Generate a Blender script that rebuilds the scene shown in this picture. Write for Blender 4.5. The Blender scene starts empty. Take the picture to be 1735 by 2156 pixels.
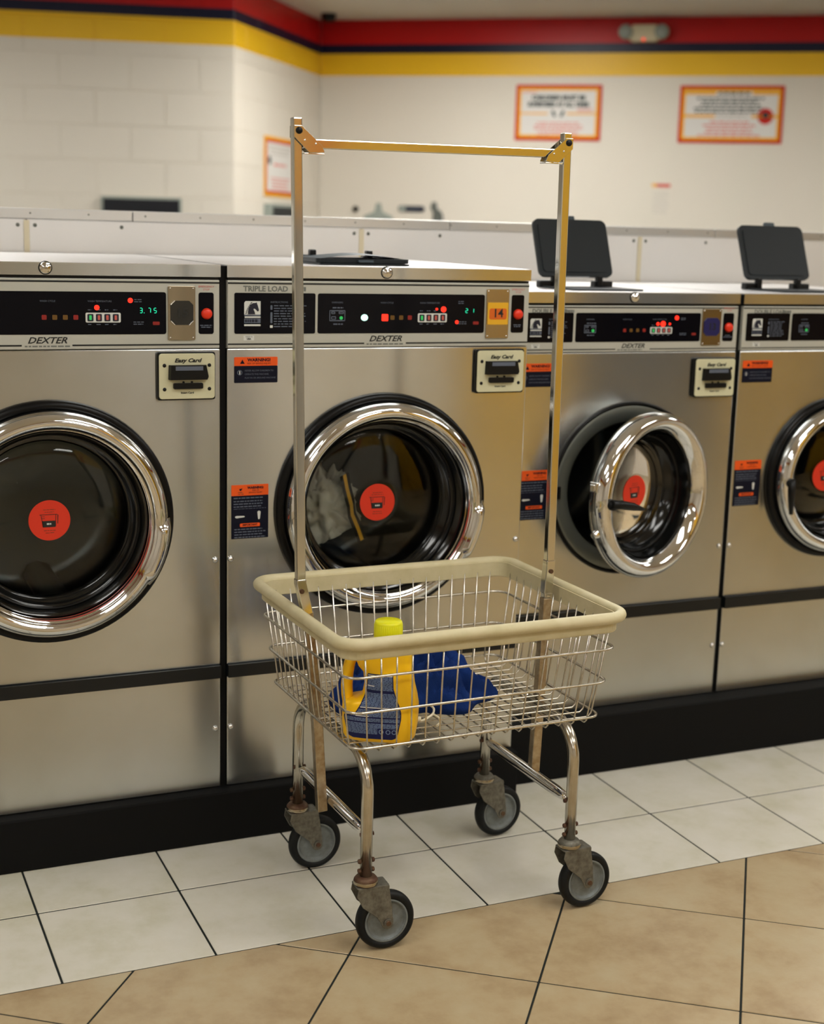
import bpy, bmesh, math, random
from mathutils import Vector, Matrix, noise
random.seed(7)
scene = bpy.context.scene
COL = scene.collection
PI = math.pi

# ------------------------------------------------------------------ camera
YAW, PITCH, ROLL = 0.4227, 0.1962, 0.0282
cy, sy, cp, sp = math.cos(YAW), math.sin(YAW), math.cos(PITCH), math.sin(PITCH)
fwd = Vector((sy*cp, cy*cp, -sp)); rgt = Vector((cy, -sy, 0)); upv = rgt.cross(fwd)
r2 = rgt*math.cos(ROLL) + upv*math.sin(ROLL); u2 = -rgt*math.sin(ROLL) + upv*math.cos(ROLL)
cam_d = bpy.data.cameras.new('camera'); cam = bpy.data.objects.new('camera', cam_d); COL.objects.link(cam)
cam.matrix_world = Matrix((( r2.x, u2.x, -fwd.x, -0.8795), (r2.y, u2.y, -fwd.y, -3.0655),
                           (r2.z, u2.z, -fwd.z, 1.4194), (0, 0, 0, 1)))
cam_d.sensor_width = 36; cam_d.lens = 50.09; cam_d.shift_x = -0.0160
cam_d.clip_start = 0.05
cam_d.dof.use_dof = True; cam_d.dof.focus_distance = 2.90; cam_d.dof.aperture_fstop = 2.8
scene.camera = cam

# ------------------------------------------------------------------ world, exposure
w = bpy.data.worlds.new('world'); scene.world = w; w.use_nodes = True
w.node_tree.nodes['Background'].inputs[0].default_value = (0.9, 0.88, 0.82, 1)
w.node_tree.nodes['Background'].inputs[1].default_value = 0.05
scene.view_settings.view_transform = 'Standard'; scene.view_settings.look = 'None'
scene.view_settings.gamma = 1; scene.view_settings.use_curve_mapping = False
scene.view_settings.exposure = 0.0
LAMP, LAMP_BACK = 12.0, 28.0    # strength of the fluorescent ceiling panels: front of the shop, back area boosted to brighten its walls

# ------------------------------------------------------------------ materials
def srgb(r, g, b):
    f = lambda c: (c/255/12.92) if c/255 <= 0.04045 else ((c/255+0.055)/1.055)**2.4
    return (f(r), f(g), f(b), 1)
def mat(name, col, rough=0.5, metal=0.0, spec=0.5, emit=None, es=1.0, noise_amt=0.0, nscale=20.0, col2=None,
        bump=0.0, bscale=200.0, stretch=None, coat=0.0, trans=0.0, ior=1.45, alpha=None):
    m = bpy.data.materials.new(name); m.use_nodes = True
    nt = m.node_tree; b = nt.nodes['Principled BSDF']
    b.inputs['Base Color'].default_value = col; b.inputs['Roughness'].default_value = rough
    b.inputs['Metallic'].default_value = metal; b.inputs['Specular IOR Level'].default_value = spec
    b.inputs['Coat Weight'].default_value = coat; b.inputs['Transmission Weight'].default_value = trans
    b.inputs['IOR'].default_value = ior
    if emit: b.inputs['Emission Color'].default_value = emit; b.inputs['Emission Strength'].default_value = es
    if col2 or bump:
        tc = nt.nodes.new('ShaderNodeNewGeometry'); mp = nt.nodes.new('ShaderNodeMapping')
        nt.links.new(tc.outputs['Position'], mp.inputs['Vector'])
        if stretch: mp.inputs['Scale'].default_value = stretch
    if col2:
        n = nt.nodes.new('ShaderNodeTexNoise'); n.inputs['Scale'].default_value = nscale
        n.inputs['Detail'].default_value = 6; n.inputs['Roughness'].default_value = 0.6
        nt.links.new(mp.outputs[0], n.inputs['Vector'])
        r = nt.nodes.new('ShaderNodeValToRGB'); nt.links.new(n.outputs['Fac'], r.inputs['Fac'])
        r.color_ramp.elements[0].position = 0.5-0.25*(1-noise_amt); r.color_ramp.elements[0].color = col
        r.color_ramp.elements[1].position = 0.5+0.25*(1-noise_amt); r.color_ramp.elements[1].color = col2
        nt.links.new(r.outputs[0], b.inputs['Base Color'])
    if bump:
        n = nt.nodes.new('ShaderNodeTexNoise'); n.inputs['Scale'].default_value = bscale
        n.inputs['Detail'].default_value = 3
        nt.links.new(mp.outputs[0], n.inputs['Vector'])
        bp = nt.nodes.new('ShaderNodeBump'); bp.inputs['Strength'].default_value = bump; bp.inputs['Distance'].default_value = 0.002
        nt.links.new(n.outputs['Fac'], bp.inputs['Height']); nt.links.new(bp.outputs[0], b.inputs['Normal'])
    return m
M = {}
M['steel'] = mat('brushed_steel', srgb(200,203,203), 0.21, 1.0, col2=srgb(192,194,192), nscale=9, noise_amt=0.0)
def brush(m, a):
    nt = m.node_tree; b = nt.nodes['Principled BSDF']; b.inputs['Anisotropic'].default_value = a
    c = nt.nodes.new('ShaderNodeCombineXYZ'); c.inputs[1].default_value = 0.2; c.inputs[2].default_value = 1.0
    nt.links.new(c.outputs[0], b.inputs['Tangent'])
brush(M['steel'], 0.9)
M['steel_top_lit'] = mat('steel_top_lit', srgb(228,226,226), 0.34, 0.9)  # lighter copy of the steel: bright reflection on the tops put into the colour
M['panel_grey'] = mat('control_panel_grey', srgb(180,181,173), 0.45, 0.15)
M['window'] = mat('panel_window', srgb(10,10,16), 0.16, 0.0, 0.15)
M['navy'] = mat('navy_print', srgb(22,26,44), 0.35)
M['white'] = mat('white_print', srgb(205,208,205), 0.5)
M['dim'] = mat('dim_print', srgb(88,96,112), 0.6)
M['dim_red'] = mat('dim_red_print', srgb(190,90,80), 0.6)
M['grey_ink'] = mat('grey_ink', srgb(104,108,104), 0.6)
M['black_ink'] = mat('black_ink', srgb(25,28,28), 0.5)
M['orange'] = mat('orange_label', srgb(226,84,18), 0.4)
M['label_navy'] = mat('label_navy', srgb(17,19,34), 0.4, spec=0.15)
M['red'] = mat('red_plastic', srgb(222,50,24), 0.35)
M['sticker'] = mat('red_sticker', srgb(214,50,24), 0.5)
M['cream'] = mat('cream_plastic', srgb(206,204,172), 0.5, col2=srgb(198,196,164), nscale=12)
M['black'] = mat('black_plastic', srgb(13,14,15), 0.38, spec=0.3)
M['rubber'] = mat('black_rubber', srgb(9,9,10), 0.3, spec=0.25)
M['black_matt'] = mat('black_base', srgb(10,10,10), 0.7, spec=0.2)
M['strip'] = mat('dark_strip', srgb(17,21,24), 0.28, spec=0.4)
M['slate'] = mat('slate_plastic', srgb(24,30,34), 0.5, spec=0.3)
M['slate2'] = mat('slate_light_plastic', srgb(58,70,78), 0.45, spec=0.4)
M['chrome'] = mat('chrome', srgb(222,222,222), 0.07, 1.0)
M['chrome_soft'] = mat('worn_chrome', srgb(206,202,192), 0.2, 1.0, col2=srgb(180,172,156), nscale=35)
M['wire'] = mat('wire_chrome', srgb(214,213,208), 0.22, 1.0, col2=srgb(176,168,150), nscale=60)
M['post'] = mat('post_chrome', srgb(212,210,202), 0.12, 1.0)
M['worn_steel'] = mat('worn_tube', srgb(196,186,164), 0.32, 0.9, col2=srgb(150,128,98), nscale=60)
M['galv'] = mat('galvanised', srgb(128,126,116), 0.48, 0.45, col2=srgb(80,76,66), nscale=90, bump=0.3, bscale=160)
M['rust'] = mat('rusty_metal', srgb(76,40,32), 0.5, 0.5, col2=srgb(104,84,62), nscale=80)
M['hub'] = mat('wheel_hub', srgb(128,136,138), 0.5, 0.1, col2=srgb(100,104,102), nscale=60)
M['tyre'] = mat('tyre', srgb(12,13,14), 0.5, spec=0.3, col2=srgb(19,23,25), nscale=50)
M['bumper'] = mat('bumper_vinyl', srgb(208,198,164), 0.48, col2=srgb(190,180,140), nscale=22)
M['alu'] = mat('aluminium_trim', srgb(206,206,204), 0.42, 1.0)
M['enamel'] = mat('white_enamel', srgb(226,224,222), 0.35, 0.0)
M['seam'] = mat('seam_cream', srgb(214,204,176), 0.5)
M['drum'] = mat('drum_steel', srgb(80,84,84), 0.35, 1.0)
M['tub_grey'] = mat('tub_flange', srgb(108,112,106), 0.42, 0.6)
M['dark'] = mat('dark_inside', srgb(14,14,14), 0.6)
M['funnel'] = mat('black_gloss', srgb(11,12,12), 0.13)
M['yellow_jug'] = mat('yellow_plastic', srgb(255,204,20), 0.32, col2=srgb(250,194,16), nscale=6)
M['cap'] = mat('lime_cap', srgb(222,220,16), 0.35)
M['jug_label'] = mat('blue_label', srgb(20,28,78), 0.3, spec=0.3)
M['jug_text'] = mat('label_text', srgb(124,148,188), 0.5)
M['jug_white'] = mat('label_white', srgb(226,226,226), 0.5)
M['blue_cloth'] = mat('blue_cloth', srgb(22,50,112), 0.9, spec=0.15, col2=srgb(15,36,88), nscale=14, bump=0.5, bscale=500)
M['grey_cloth'] = mat('grey_cloth', srgb(200,196,180), 0.9, spec=0.15, bump=0.4, bscale=300)
M['yellow_trim'] = mat('yellow_trim', srgb(226,170,40), 0.8)
M['cord'] = mat('cord', srgb(224,216,190), 0.8)
M['grout'] = mat('grout', srgb(36,40,38), 0.85, spec=0.2)
M['wall'] = mat('wall_paint', srgb(218,210,196), 0.5)
M['yellow'] = mat('yellow_paint', srgb(214,166,34), 0.35)
M['ceiling'] = mat('ceiling_tile', srgb(214,208,196), 0.8)
M['red_paint'] = mat('red_paint', srgb(178,34,32), 0.30)
M['navy_paint'] = mat('navy_paint', srgb(26,26,54), 0.22)
M['dark_panel'] = mat('dark_panel_paint', srgb(17,18,25), 0.35, spec=0.3)
M['navy_strip'] = mat('navy_strip_paint', srgb(24,24,40), 0.3)
M['lamp'] = mat('lamp_diffuser', srgb(250,246,235), 0.5, emit=(1.0, 0.995, 0.955, 1), es=LAMP)
M['lamp_back'] = mat('boosted_lamp_diffuser', srgb(250,246,235), 0.5, emit=(1.0, 0.995, 0.955, 1), es=LAMP_BACK)
def glow(name, c, s=2.0): return mat(name, c, 0.4, emit=c, es=s)
M['led_red'] = glow('led_red', srgb(240,40,24), 1.6)
M['led_dim'] = glow('led_dim_red', srgb(110,22,18), 0.5)
M['led_amber'] = glow('led_amber', srgb(90,62,20), 0.3)
M['led_green'] = glow('led_green', srgb(40,160,80), 0.7)
M['led_cyan'] = glow('led_cyan', srgb(190,255,236), 1.3)
M['digit'] = glow('digit_green', srgb(30,210,160), 1.0)
M['badge_reflect_yellow'] = mat('badge_reflect_yellow', srgb(226,176,50), 0.3, 0.2)  # badge colours: reflections in the mirror-like badges painted as flat colour
M['badge_reflect_orange'] = mat('badge_reflect_orange', srgb(214,104,40), 0.3, 0.2)
M['badge_reflect_dark'] = mat('badge_reflect_dark', srgb(62,62,60), 0.25, 0.6)
M['badge_reflect_navy'] = mat('badge_reflect_navy', srgb(44,44,100), 0.3, 0.3)
M['brass'] = mat('brushed_plate', srgb(176,166,146), 0.24, 1.0)
M['glass'] = mat('door_glass', (0.9, 0.93, 0.92, 1), 0.03, trans=1.0, ior=1.3)
M['poster_red'] = mat('poster_red', srgb(196,36,26), 0.4, spec=0.15)
M['poster_yellow'] = mat('poster_yellow', srgb(230,166,24), 0.4, spec=0.15)
M['poster_white'] = mat('poster_white', srgb(218,214,208), 0.4, spec=0.15)
M['poster_pink'] = mat('poster_pink', srgb(214,120,112), 0.5, spec=0.15)
M['poster_ink'] = mat('poster_ink', srgb(44,60,60), 0.5, spec=0.15)
M['notice_ink'] = mat('notice_ink', srgb(190,184,176), 0.5)
M['fixture'] = mat('fixture_cream', srgb(206,196,164), 0.5)
M['glass_grey'] = mat('lamp_lens', srgb(150,158,150), 0.15)

def tile_mat(name, c1, c2, c3):
    m = mat(name, c1, 0.34, spec=0.4, bump=0.12, bscale=90)
    nt = m.node_tree; b = nt.nodes['Principled BSDF']
    g = nt.nodes.new('ShaderNodeNewGeometry'); oi = nt.nodes.new('ShaderNodeObjectInfo')
    n = nt.nodes.new('ShaderNodeTexNoise'); n.noise_dimensions = '4D'
    n.inputs['Scale'].default_value = 7; n.inputs['Detail'].default_value = 8; n.inputs['Roughness'].default_value = 0.65
    mu = nt.nodes.new('ShaderNodeMath'); mu.operation = 'MULTIPLY'; mu.inputs[1].default_value = 30
    nt.links.new(oi.outputs['Random'], mu.inputs[0]); nt.links.new(mu.outputs[0], n.inputs['W'])
    nt.links.new(g.outputs['Position'], n.inputs['Vector'])
    r = nt.nodes.new('ShaderNodeValToRGB'); nt.links.new(n.outputs['Fac'], r.inputs['Fac'])
    r.color_ramp.elements[0].position = 0.3; r.color_ramp.elements[0].color = c2
    r.color_ramp.elements[1].position = 0.7; r.color_ramp.elements[1].color = c3
    e = r.color_ramp.elements.new(0.5); e.color = c1
    nt.links.new(r.outputs[0], b.inputs['Base Color'])
    return m
M['tile_cream'] = tile_mat('cream_tile', srgb(212,208,194), srgb(198,194,172), srgb(220,216,206))
M['tile_tan'] = tile_mat('tan_tile', srgb(176,156,122), srgb(156,132,98), srgb(184,170,138))

def band_wall():
    # painted wall: cream, yellow, navy and red bands at fixed heights
    m = mat('banded_wall_paint', srgb(218,210,196), 0.42)
    nt = m.node_tree; b = nt.nodes['Principled BSDF']
    g = nt.nodes.new('ShaderNodeNewGeometry'); s = nt.nodes.new('ShaderNodeSeparateXYZ'); nt.links.new(g.outputs['Position'], s.inputs[0])
    mr = nt.nodes.new('ShaderNodeMapRange'); mr.inputs['From Min'].default_value = 2.0; mr.inputs['From Max'].default_value = 3.0
    nt.links.new(s.outputs['Z'], mr.inputs['Value'])
    r = nt.nodes.new('ShaderNodeValToRGB'); r.color_ramp.interpolation = 'CONSTANT'
    r.color_ramp.elements[0].position = 0; r.color_ramp.elements[0].color = srgb(218,210,196)
    r.color_ramp.elements[1].position = 0.430; r.color_ramp.elements[1].color = srgb(232,184,36)
    b.inputs['Specular IOR Level'].default_value = 0.22
    e = r.color_ramp.elements.new(0.578); e.color = srgb(22,22,46)
    e = r.color_ramp.elements.new(0.640); e.color = srgb(182,24,24)
    nt.links.new(mr.outputs[0], r.inputs['Fac']); nt.links.new(r.outputs[0], b.inputs['Base Color'])
    r3 = nt.nodes.new('ShaderNodeValToRGB'); r3.color_ramp.interpolation = 'CONSTANT'
    r3.color_ramp.elements[0].position = 0; r3.color_ramp.elements[0].color = (0.5,)*3+(1,)
    r3.color_ramp.elements[1].position = 0.44; r3.color_ramp.elements[1].color = (0.33,)*3+(1,)
    nt.links.new(mr.outputs[0], r3.inputs['Fac']); nt.links.new(r3.outputs[0], b.inputs['Roughness'])
    return m
M['band'] = band_wall()

# ------------------------------------------------------------------ mesh builder
class MB:
    def __init__(s): s.v = []; s.f = []; s.m = []; s.mats = []; s.sm = []
    def mi(s, m):
        if m not in s.mats: s.mats.append(m)
        return s.mats.index(m)
    def add(s, vs, fs, m, smooth=False):
        o = len(s.v); s.v += [tuple(v) for v in vs]; k = s.mi(m)
        for f in fs: s.f.append([o+i for i in f]); s.m.append(k); s.sm.append(smooth)
        return s
    def box(s, a, b, m):
        x0, y0, z0 = a; x1, y1, z1 = b
        v = [(x0,y0,z0),(x1,y0,z0),(x1,y1,z0),(x0,y1,z0),(x0,y0,z1),(x1,y0,z1),(x1,y1,z1),(x0,y1,z1)]
        return s.add(v, [(0,3,2,1),(4,5,6,7),(0,1,5,4),(1,2,6,5),(2,3,7,6),(3,0,4,7)], m)
    def prism(s, pts, d, m, O=(0,0,0), X=(1,0,0), Y=(0,0,1), smooth=False):
        # polygon pts in plane (X,Y) at O, extruded by vector d
        O = Vector(O); X = Vector(X); Y = Vector(Y); d = Vector(d); n = len(pts)
        a = [O+X*p[0]+Y*p[1] for p in pts]; b = [p+d for p in a]
        s.add(a+b, [list(range(n)), list(range(2*n-1, n-1, -1))], m)
        s.add(a+b, [(i, n+i, n+(i+1)%n, (i+1)%n) for i in range(n)], m, smooth)
        return s
    def rrect(s, x0, z0, x1, z1, r, y, th, m, n=5, O=None, X=(1,0,0), Y=(0,0,1), N=(0,-1,0)):
        # rounded rectangle plate; front face at y + th*N (default: facing -Y)
        pts = rr(x0, z0, x1, z1, r, n)
        O = Vector((0, y, 0)) if O is None else Vector(O)
        return s.prism(pts, Vector(N)*th, m, O, X, Y)
    def disc(s, cx, cz, r, y, th, m, n=24, rz=None, O=None, X=(1,0,0), Y=(0,0,1), N=(0,-1,0)):
        rz = rz or r
        pts = [(cx+r*math.cos(2*PI*i/n), cz+rz*math.sin(2*PI*i/n)) for i in range(n)]
        O = Vector((0, y, 0)) if O is None else Vector(O)
        return s.prism(pts, Vector(N)*th, m, O, X, Y)
    def tube(s, path, r, m, n=8, closed=False, cap=True, prof=None, up=(0,0,1)):
        P = [Vector(p) for p in path]; k = len(P); vs = []; fs = []
        upv_ = Vector(up); prev = None
        for i, p in enumerate(P):
            if closed: t = (P[(i+1)%k]-P[i-1])
            else: t = (P[min(i+1,k-1)]-P[max(i-1,0)])
            t.normalize()
            if prev is None:
                a = upv_ - t*upv_.dot(t)
                if a.length < 1e-3: a = Vector((1,0,0)) - t*t.x
            else: a = prev - t*prev.dot(t)
            a.normalize(); prev = a; b = t.cross(a)
            rr_ = r[i] if isinstance(r, (list, tuple)) else r
            if prof: ring = [a*q[1]+b*q[0] for q in prof]
            else: ring = [a*(math.cos(2*PI*j/n)*rr_)+b*(math.sin(2*PI*j/n)*rr_) for j in range(n)]
            vs += [p+q for q in ring]
        n = len(prof) if prof else n
        for i in range(k if closed else k-1):
            for j in range(n):
                fs.append((i*n+j, i*n+(j+1)%n, ((i+1)%k)*n+(j+1)%n, ((i+1)%k)*n+j))
        s.add(vs, fs, m, smooth=not prof)
        if cap and not closed:
            s.add(vs[:n], [list(range(n))[::-1]], m); s.add(vs[-n:], [list(range(n))], m)
        return s
    def lathe(s, prof, m, O=(0,0,0), A=(0,0,1), n=48, smooth=True, closed=False):
        # prof: (radius, height along axis A)
        A = Vector(A).normalized(); a = A.orthogonal().normalized(); b = A.cross(a); O = Vector(O)
        vs = []; fs = []; k = len(prof)
        for r, h in prof:
            for j in range(n):
                t = 2*PI*j/n; vs.append(O+A*h+(a*math.cos(t)+b*math.sin(t))*r)
        for i in range(k if closed else k-1):
            for j in range(n): fs.append((i*n+j, i*n+(j+1)%n, ((i+1)%k)*n+(j+1)%n, ((i+1)%k)*n+j))
        return s.add(vs, fs, m, smooth)
    def text(s, body, size, m, O, X=(1,0,0), Y=(0,0,1), align='CENTER', shear=0.0, th=0.0, sx=1.0, bold=0.0):
        c = bpy.data.curves.new('t', 'FONT'); c.body = body; c.size = size; c.align_x = align; c.align_y = 'CENTER'
        c.shear = shear; c.extrude = th; c.offset = bold; c.resolution_u = 2
        o = bpy.data.objects.new('t', c); COL.objects.link(o)
        me = bpy.data.meshes.new_from_object(o.evaluated_get(bpy.context.evaluated_depsgraph_get()))
        O = Vector(O); X = Vector(X); Y = Vector(Y); Z = X.cross(Y)
        s.add([O+X*(v.co.x*sx)+Y*v.co.y+Z*v.co.z for v in me.vertices], [list(p.vertices) for p in me.polygons], m)
        bpy.data.objects.remove(o); bpy.data.curves.remove(c); bpy.data.meshes.remove(me)
        return s
    def lines(s, x0, x1, z1, n, dz, h, m, y, gap=0.25, O=None, X=(1,0,0), Y=(0,0,1), N=(0,-1,0), th=0.0002, centred=False, ww=0.007):
        # rows of word-long dashes: print too small to read
        O = Vector((0, y, 0)) if O is None else Vector(O)
        for k in range(n):
            z = z1-k*dz; end = x1-random.random()*(x1-x0)*0.22; st = x0
            if centred: st = x0+(x1-end)
            x = st
            while x < end:
                L = min(ww*random.uniform(0.5, 1.5), end-x)
                s.prism([(x, z-h), (x+L, z-h), (x+L, z), (x, z)], Vector(N)*th, m, O, X, Y)
                x += L+ww*gap
        return s
    def build(s, name, parent=None, loc=None, bevel=0.0, segs=2, mats=None, fixn=True):
        me = bpy.data.meshes.new(name); me.from_pydata(s.v, [], s.f)
        for m in s.mats: me.materials.append(M[m])
        me.polygons.foreach_set('material_index', s.m); me.polygons.foreach_set('use_smooth', s.sm)
        if fixn:
            bm = bmesh.new(); bm.from_mesh(me); bmesh.ops.remove_doubles(bm, verts=bm.verts, dist=1e-6)
            bmesh.ops.recalc_face_normals(bm, faces=bm.faces); bm.to_mesh(me); bm.free()
        me.update()
        o = bpy.data.objects.new(name, me); COL.objects.link(o)
        if loc: o.location = loc
        if parent: o.parent = parent
        if bevel:
            b = o.modifiers.new('bevel', 'BEVEL'); b.width = bevel; b.segments = segs; b.limit_method = 'ANGLE'; b.angle_limit = 0.6
            b.harden_normals = False
        return o
def rr(x0, z0, x1, z1, r, n=5):
    pts = []
    for cx_, cz_, a0 in ((x1-r, z0+r, -PI/2), (x1-r, z1-r, 0), (x0+r, z1-r, PI/2), (x0+r, z0+r, PI)):
        for i in range(n+1):
            a = a0+PI/2*i/n; pts.append((cx_+r*math.cos(a), cz_+r*math.sin(a)))
    return pts
def tag(o, label=None, cat=None, group=None, kind=None):
    if label: o['label'] = label
    if cat: o['category'] = cat
    if group: o['group'] = group
    if kind: o['kind'] = kind
    return o
def empty(name, loc, label, cat, group=None, rz=0.0):
    o = bpy.data.objects.new(name, None); COL.objects.link(o); o.location = loc; o.rotation_euler.z = rz
    o.empty_display_size = 0.05
    return tag(o, label, cat, group)

# ------------------------------------------------------------------ floor
TP, TX0, TY1 = 0.2994, -0.1768, -0.2426     # cream tile pitch, joint positions
TYB = TY1-TP                                # border between cream and tan tiles
fl = MB(); fl.box((-6, -8.5, -0.10), (9, 7.5, -0.0014), 'grout'); fl.box((-6, -8.5, -0.0013), (9, -3.75, -0.0006), 'tile_tan'); fl.box((3.6, -3.75, -0.0013), (9, 0.0, -0.0006), 'tile_tan'); fl.box((-6, -3.75, -0.0013), (-2.6, 0.0, -0.0006), 'tile_tan')
floor = tag(fl.build('floor'), kind='structure')
cache = {}
def tile(pts, m, zt=0.0):
    # tile polygon: slightly inset, thin slab with its own edge
    c = Vector((sum(p[0] for p in pts)/len(pts), sum(p[1] for p in pts)/len(pts)))
    key = (m,)+tuple(round(v, 4) for p in pts for v in (p[0]-c.x, p[1]-c.y))
    if key not in cache:
        b = MB(); b.prism([(p[0]-c.x, p[1]-c.y) for p in pts], (0, 0, 0.008), m, (0,0,-0.008), (1,0,0), (0,1,0))
        o = b.build('tile', floor, (c.x, c.y, zt), bevel=0.0012, segs=1); cache[key] = o.data
    else:
        o = bpy.data.objects.new('tile', cache[key]); COL.objects.link(o); o.parent = floor; o.location = (c.x, c.y, zt)
        bv = o.modifiers.new('bevel', 'BEVEL'); bv.width = 0.0012; bv.segments = 1; bv.limit_method = 'ANGLE'
    return o
G = 0.0028
for k in range(-6, 11):
    xa, xb = TX0+k*TP+G, TX0+(k+1)*TP-G*0.6
    for ya, yb in ((TYB, TY1), (TY1, TY1+TP)):
        tile([(xa, ya+0.0026), (xb, ya+0.0026), (xb, yb-0.0026), (xa, yb-0.0026)], 'tile_cream')
def clip(poly, ymax):
    out = []
    for i, p in enumerate(poly):
        q = poly[(i+1) % len(poly)]
        if p[1] <= ymax: out.append(p)
        if (p[1] <= ymax) != (q[1] <= ymax):
            t = (ymax-p[1])/(q[1]-p[1]); out.append((p[0]+t*(q[0]-p[0]), ymax))
    return out
ANG = math.radians(52.9); DP = 0.3815
ua = Vector((math.cos(ANG), math.sin(ANG))); ub = Vector((math.sin(ANG), -math.cos(ANG)))
org = Vector((0.3726, -0.8636)); g = 0.0021
for i in range(-10, 9):
    for j in range(-9, 12):
        c0 = org+ua*(i*DP)+ub*(j*DP)
        P = [c0+ua*g+ub*g, c0+ua*(DP-g)+ub*g, c0+ua*(DP-g)+ub*(DP-g), c0+ua*g+ub*(DP-g)]
        P = [(p.x, p.y) for p in P]
        if max(p[0] for p in P) < -2.2 or min(p[0] for p in P) > 3.2 or max(p[1] for p in P) < -3.4: continue
        P = clip(P, TYB-0.0012)
        if len(P) >= 3 and abs(sum(P[a][0]*P[(a+1)%len(P)][1]-P[(a+1)%len(P)][0]*P[a][1] for a in range(len(P)))) > 2e-3:
            tile(P, 'tile_tan')

# ------------------------------------------------------------------ room shell
def wall_seg(name, P, Q, z0=0.0, z1=2.80, m='band', th=0.1, back=0.0):
    P = Vector(P+(0,)); Q = Vector(Q+(0,)); t = (Q-P).normalized(); n = Vector((-t.y, t.x, 0))   # n points away from room
    b = MB(); b.prism([(0,z0), ((Q-P).length,z0), ((Q-P).length,z1), (0,z1)], n*th, m, P+n*back, t, (0,0,1))
    return tag(b.build(name), kind='structure'), P, t, n, (Q-P).length
WA, WB, WC, WD = (0.308,5.734), (1.581,5.358), (2.564,6.613), (4.872,4.735)
dAB = (Vector(WB)-Vector(WA)).normalized(); dCD = (Vector(WD)-Vector(WC)).normalized()
A0 = Vector(WA)-dAB*4.4; D0 = Vector(WD)+dCD*3.0
wl, PL, tL, nL, LL = wall_seg('wall_left', (A0.x, A0.y), WB, back=0.004)
wm, PM, tM, nM, LM = wall_seg('wall_corner', WB, WC, back=0.004)
wb, PB, tB, nB, LB = wall_seg('wall_back', WC, (D0.x, D0.y))
wall_seg('wall_right', (D0.x, D0.y), (D0.x, -7.6))
wf, PF, tF, nF, LF = wall_seg('wall_front', (D0.x, -7.6), (-4.6, -7.6))
wall_seg('wall_side', (-4.6, -7.6), (A0.x, A0.y))
# added colour fields behind the camera, laid out for the steel reflections
b = MB()      # added unseen partition, coloured to tint reflections in steel and chrome
b.box((1.42, -4.55, 0.0), (2.62, -4.42, 1.50), 'wall'); b.box((1.30, -4.55, 1.50), (2.65, -4.42, 2.44), 'yellow'); b.box((1.26, -4.54, 2.441), (2.65, -4.43, 2.79), 'wall')
b.box((2.66, -4.55, 0.0), (3.50, -4.42, 2.79), 'yellow'); b.box((4.62, -4.55, 0.0), (5.6, -4.42, 2.79), 'yellow')
tag(b.build('reflection_partition'), kind='structure')
b = MB(); b.box((1.27, -4.56, 0.0), (1.41, -4.41, 1.495), 'navy_strip'); b.box((2.625, -4.56, 0.0), (2.655, -4.40, 1.495), 'navy_strip'); b.box((1.42, -4.4195, 1.5), (1.52, -4.412, 2.2), 'poster_red'); tag(b.build('trim_2'), kind='structure')  # added unseen navy and red strips, placed to show in the reflections
b = MB(); b.box((3.51, -4.54, 0.0), (4.61, -4.40, 2.30), 'dark_panel'); tag(b.build('reflection_dark_panel'), kind='structure')  # added unseen dark panel, placed to darken the reflection in the steel
# masonry blocks of the two left wall faces (painted over, joints slightly recessed)
def blocks(P, t, n, L, s0, first, parent):
    z = 1.16; row = 0
    while z < 2.76:
        off = first+(0.2 if row % 2 else 0.0); s = s0-off
        while s < L-0.001:
            a, b_ = max(s, s0), min(s+0.4, L)
            if b_-a > 0.02:
                m = MB(); h = min(z+0.2, 2.80)
                m.prism([(a+0.002, z+0.002), (b_-0.002, z+0.002), (b_-0.002, h-0.002), (a+0.002, h-0.002)], n*0.012, 'band', P, t, (0,0,1))
                m.build('block', parent, bevel=0.002, segs=1)
            s += 0.4
        z += 0.2; row += 1
blocks(PL, tL, nL, LL, LL-2.3, 0.1, wl)
blocks(PM, tM, nM, LM, 0.0, 0.2, wm)
ce = MB(); ce.box((-6, -8.5, 2.80), (9, 9.5, 2.9), 'ceiling'); tag(ce.build('ceiling'), kind='structure')

# ceiling lights: unseen fluorescent panels, some added to brighten walls and steel
lights = [(-1.9,-6.3),(1.6,-6.3),(-1.9,-3.5),(0.9,-3.3),(3.4,-3.3),(-1.8,-1.4),(0.9,-1.4),(3.6,-1.4),(-0.9,1.7),(1.7,1.7),(4.2,1.7),(-1.6,4.2),(2.6,4.4),(5.4,0.2)]
for i, (x, y) in enumerate(lights):
    t = empty('unseen_ceiling_light', (x, y, 2.8), 'unseen recessed fluorescent ceiling panel with white diffuser, added for light', 'light', 'ceiling lights outside the view')
    b = MB(); b.box((-0.62, -0.32, -0.02), (0.62, 0.32, -0.001), 'enamel'); b.build('frame', t)
    b = MB(); b.box((-0.58, -0.28, -0.026), (0.58, 0.28, -0.0205), 'lamp_back' if y > 1 else 'lamp'); b.build('diffuser', t)

def wall_item(P, t, n):   # frame for flat things hung on a wall, facing the room
    return dict(O=P, X=t, Y=Vector((0,0,1)), N=-n)
def off(fr, d): f = dict(fr); f['O'] = fr['O']+fr['N']*d; return f
FB, FM, FL_ = wall_item(PB, tB, nB), wall_item(PM, tM, nM), wall_item(PL, tL, nL)

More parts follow.
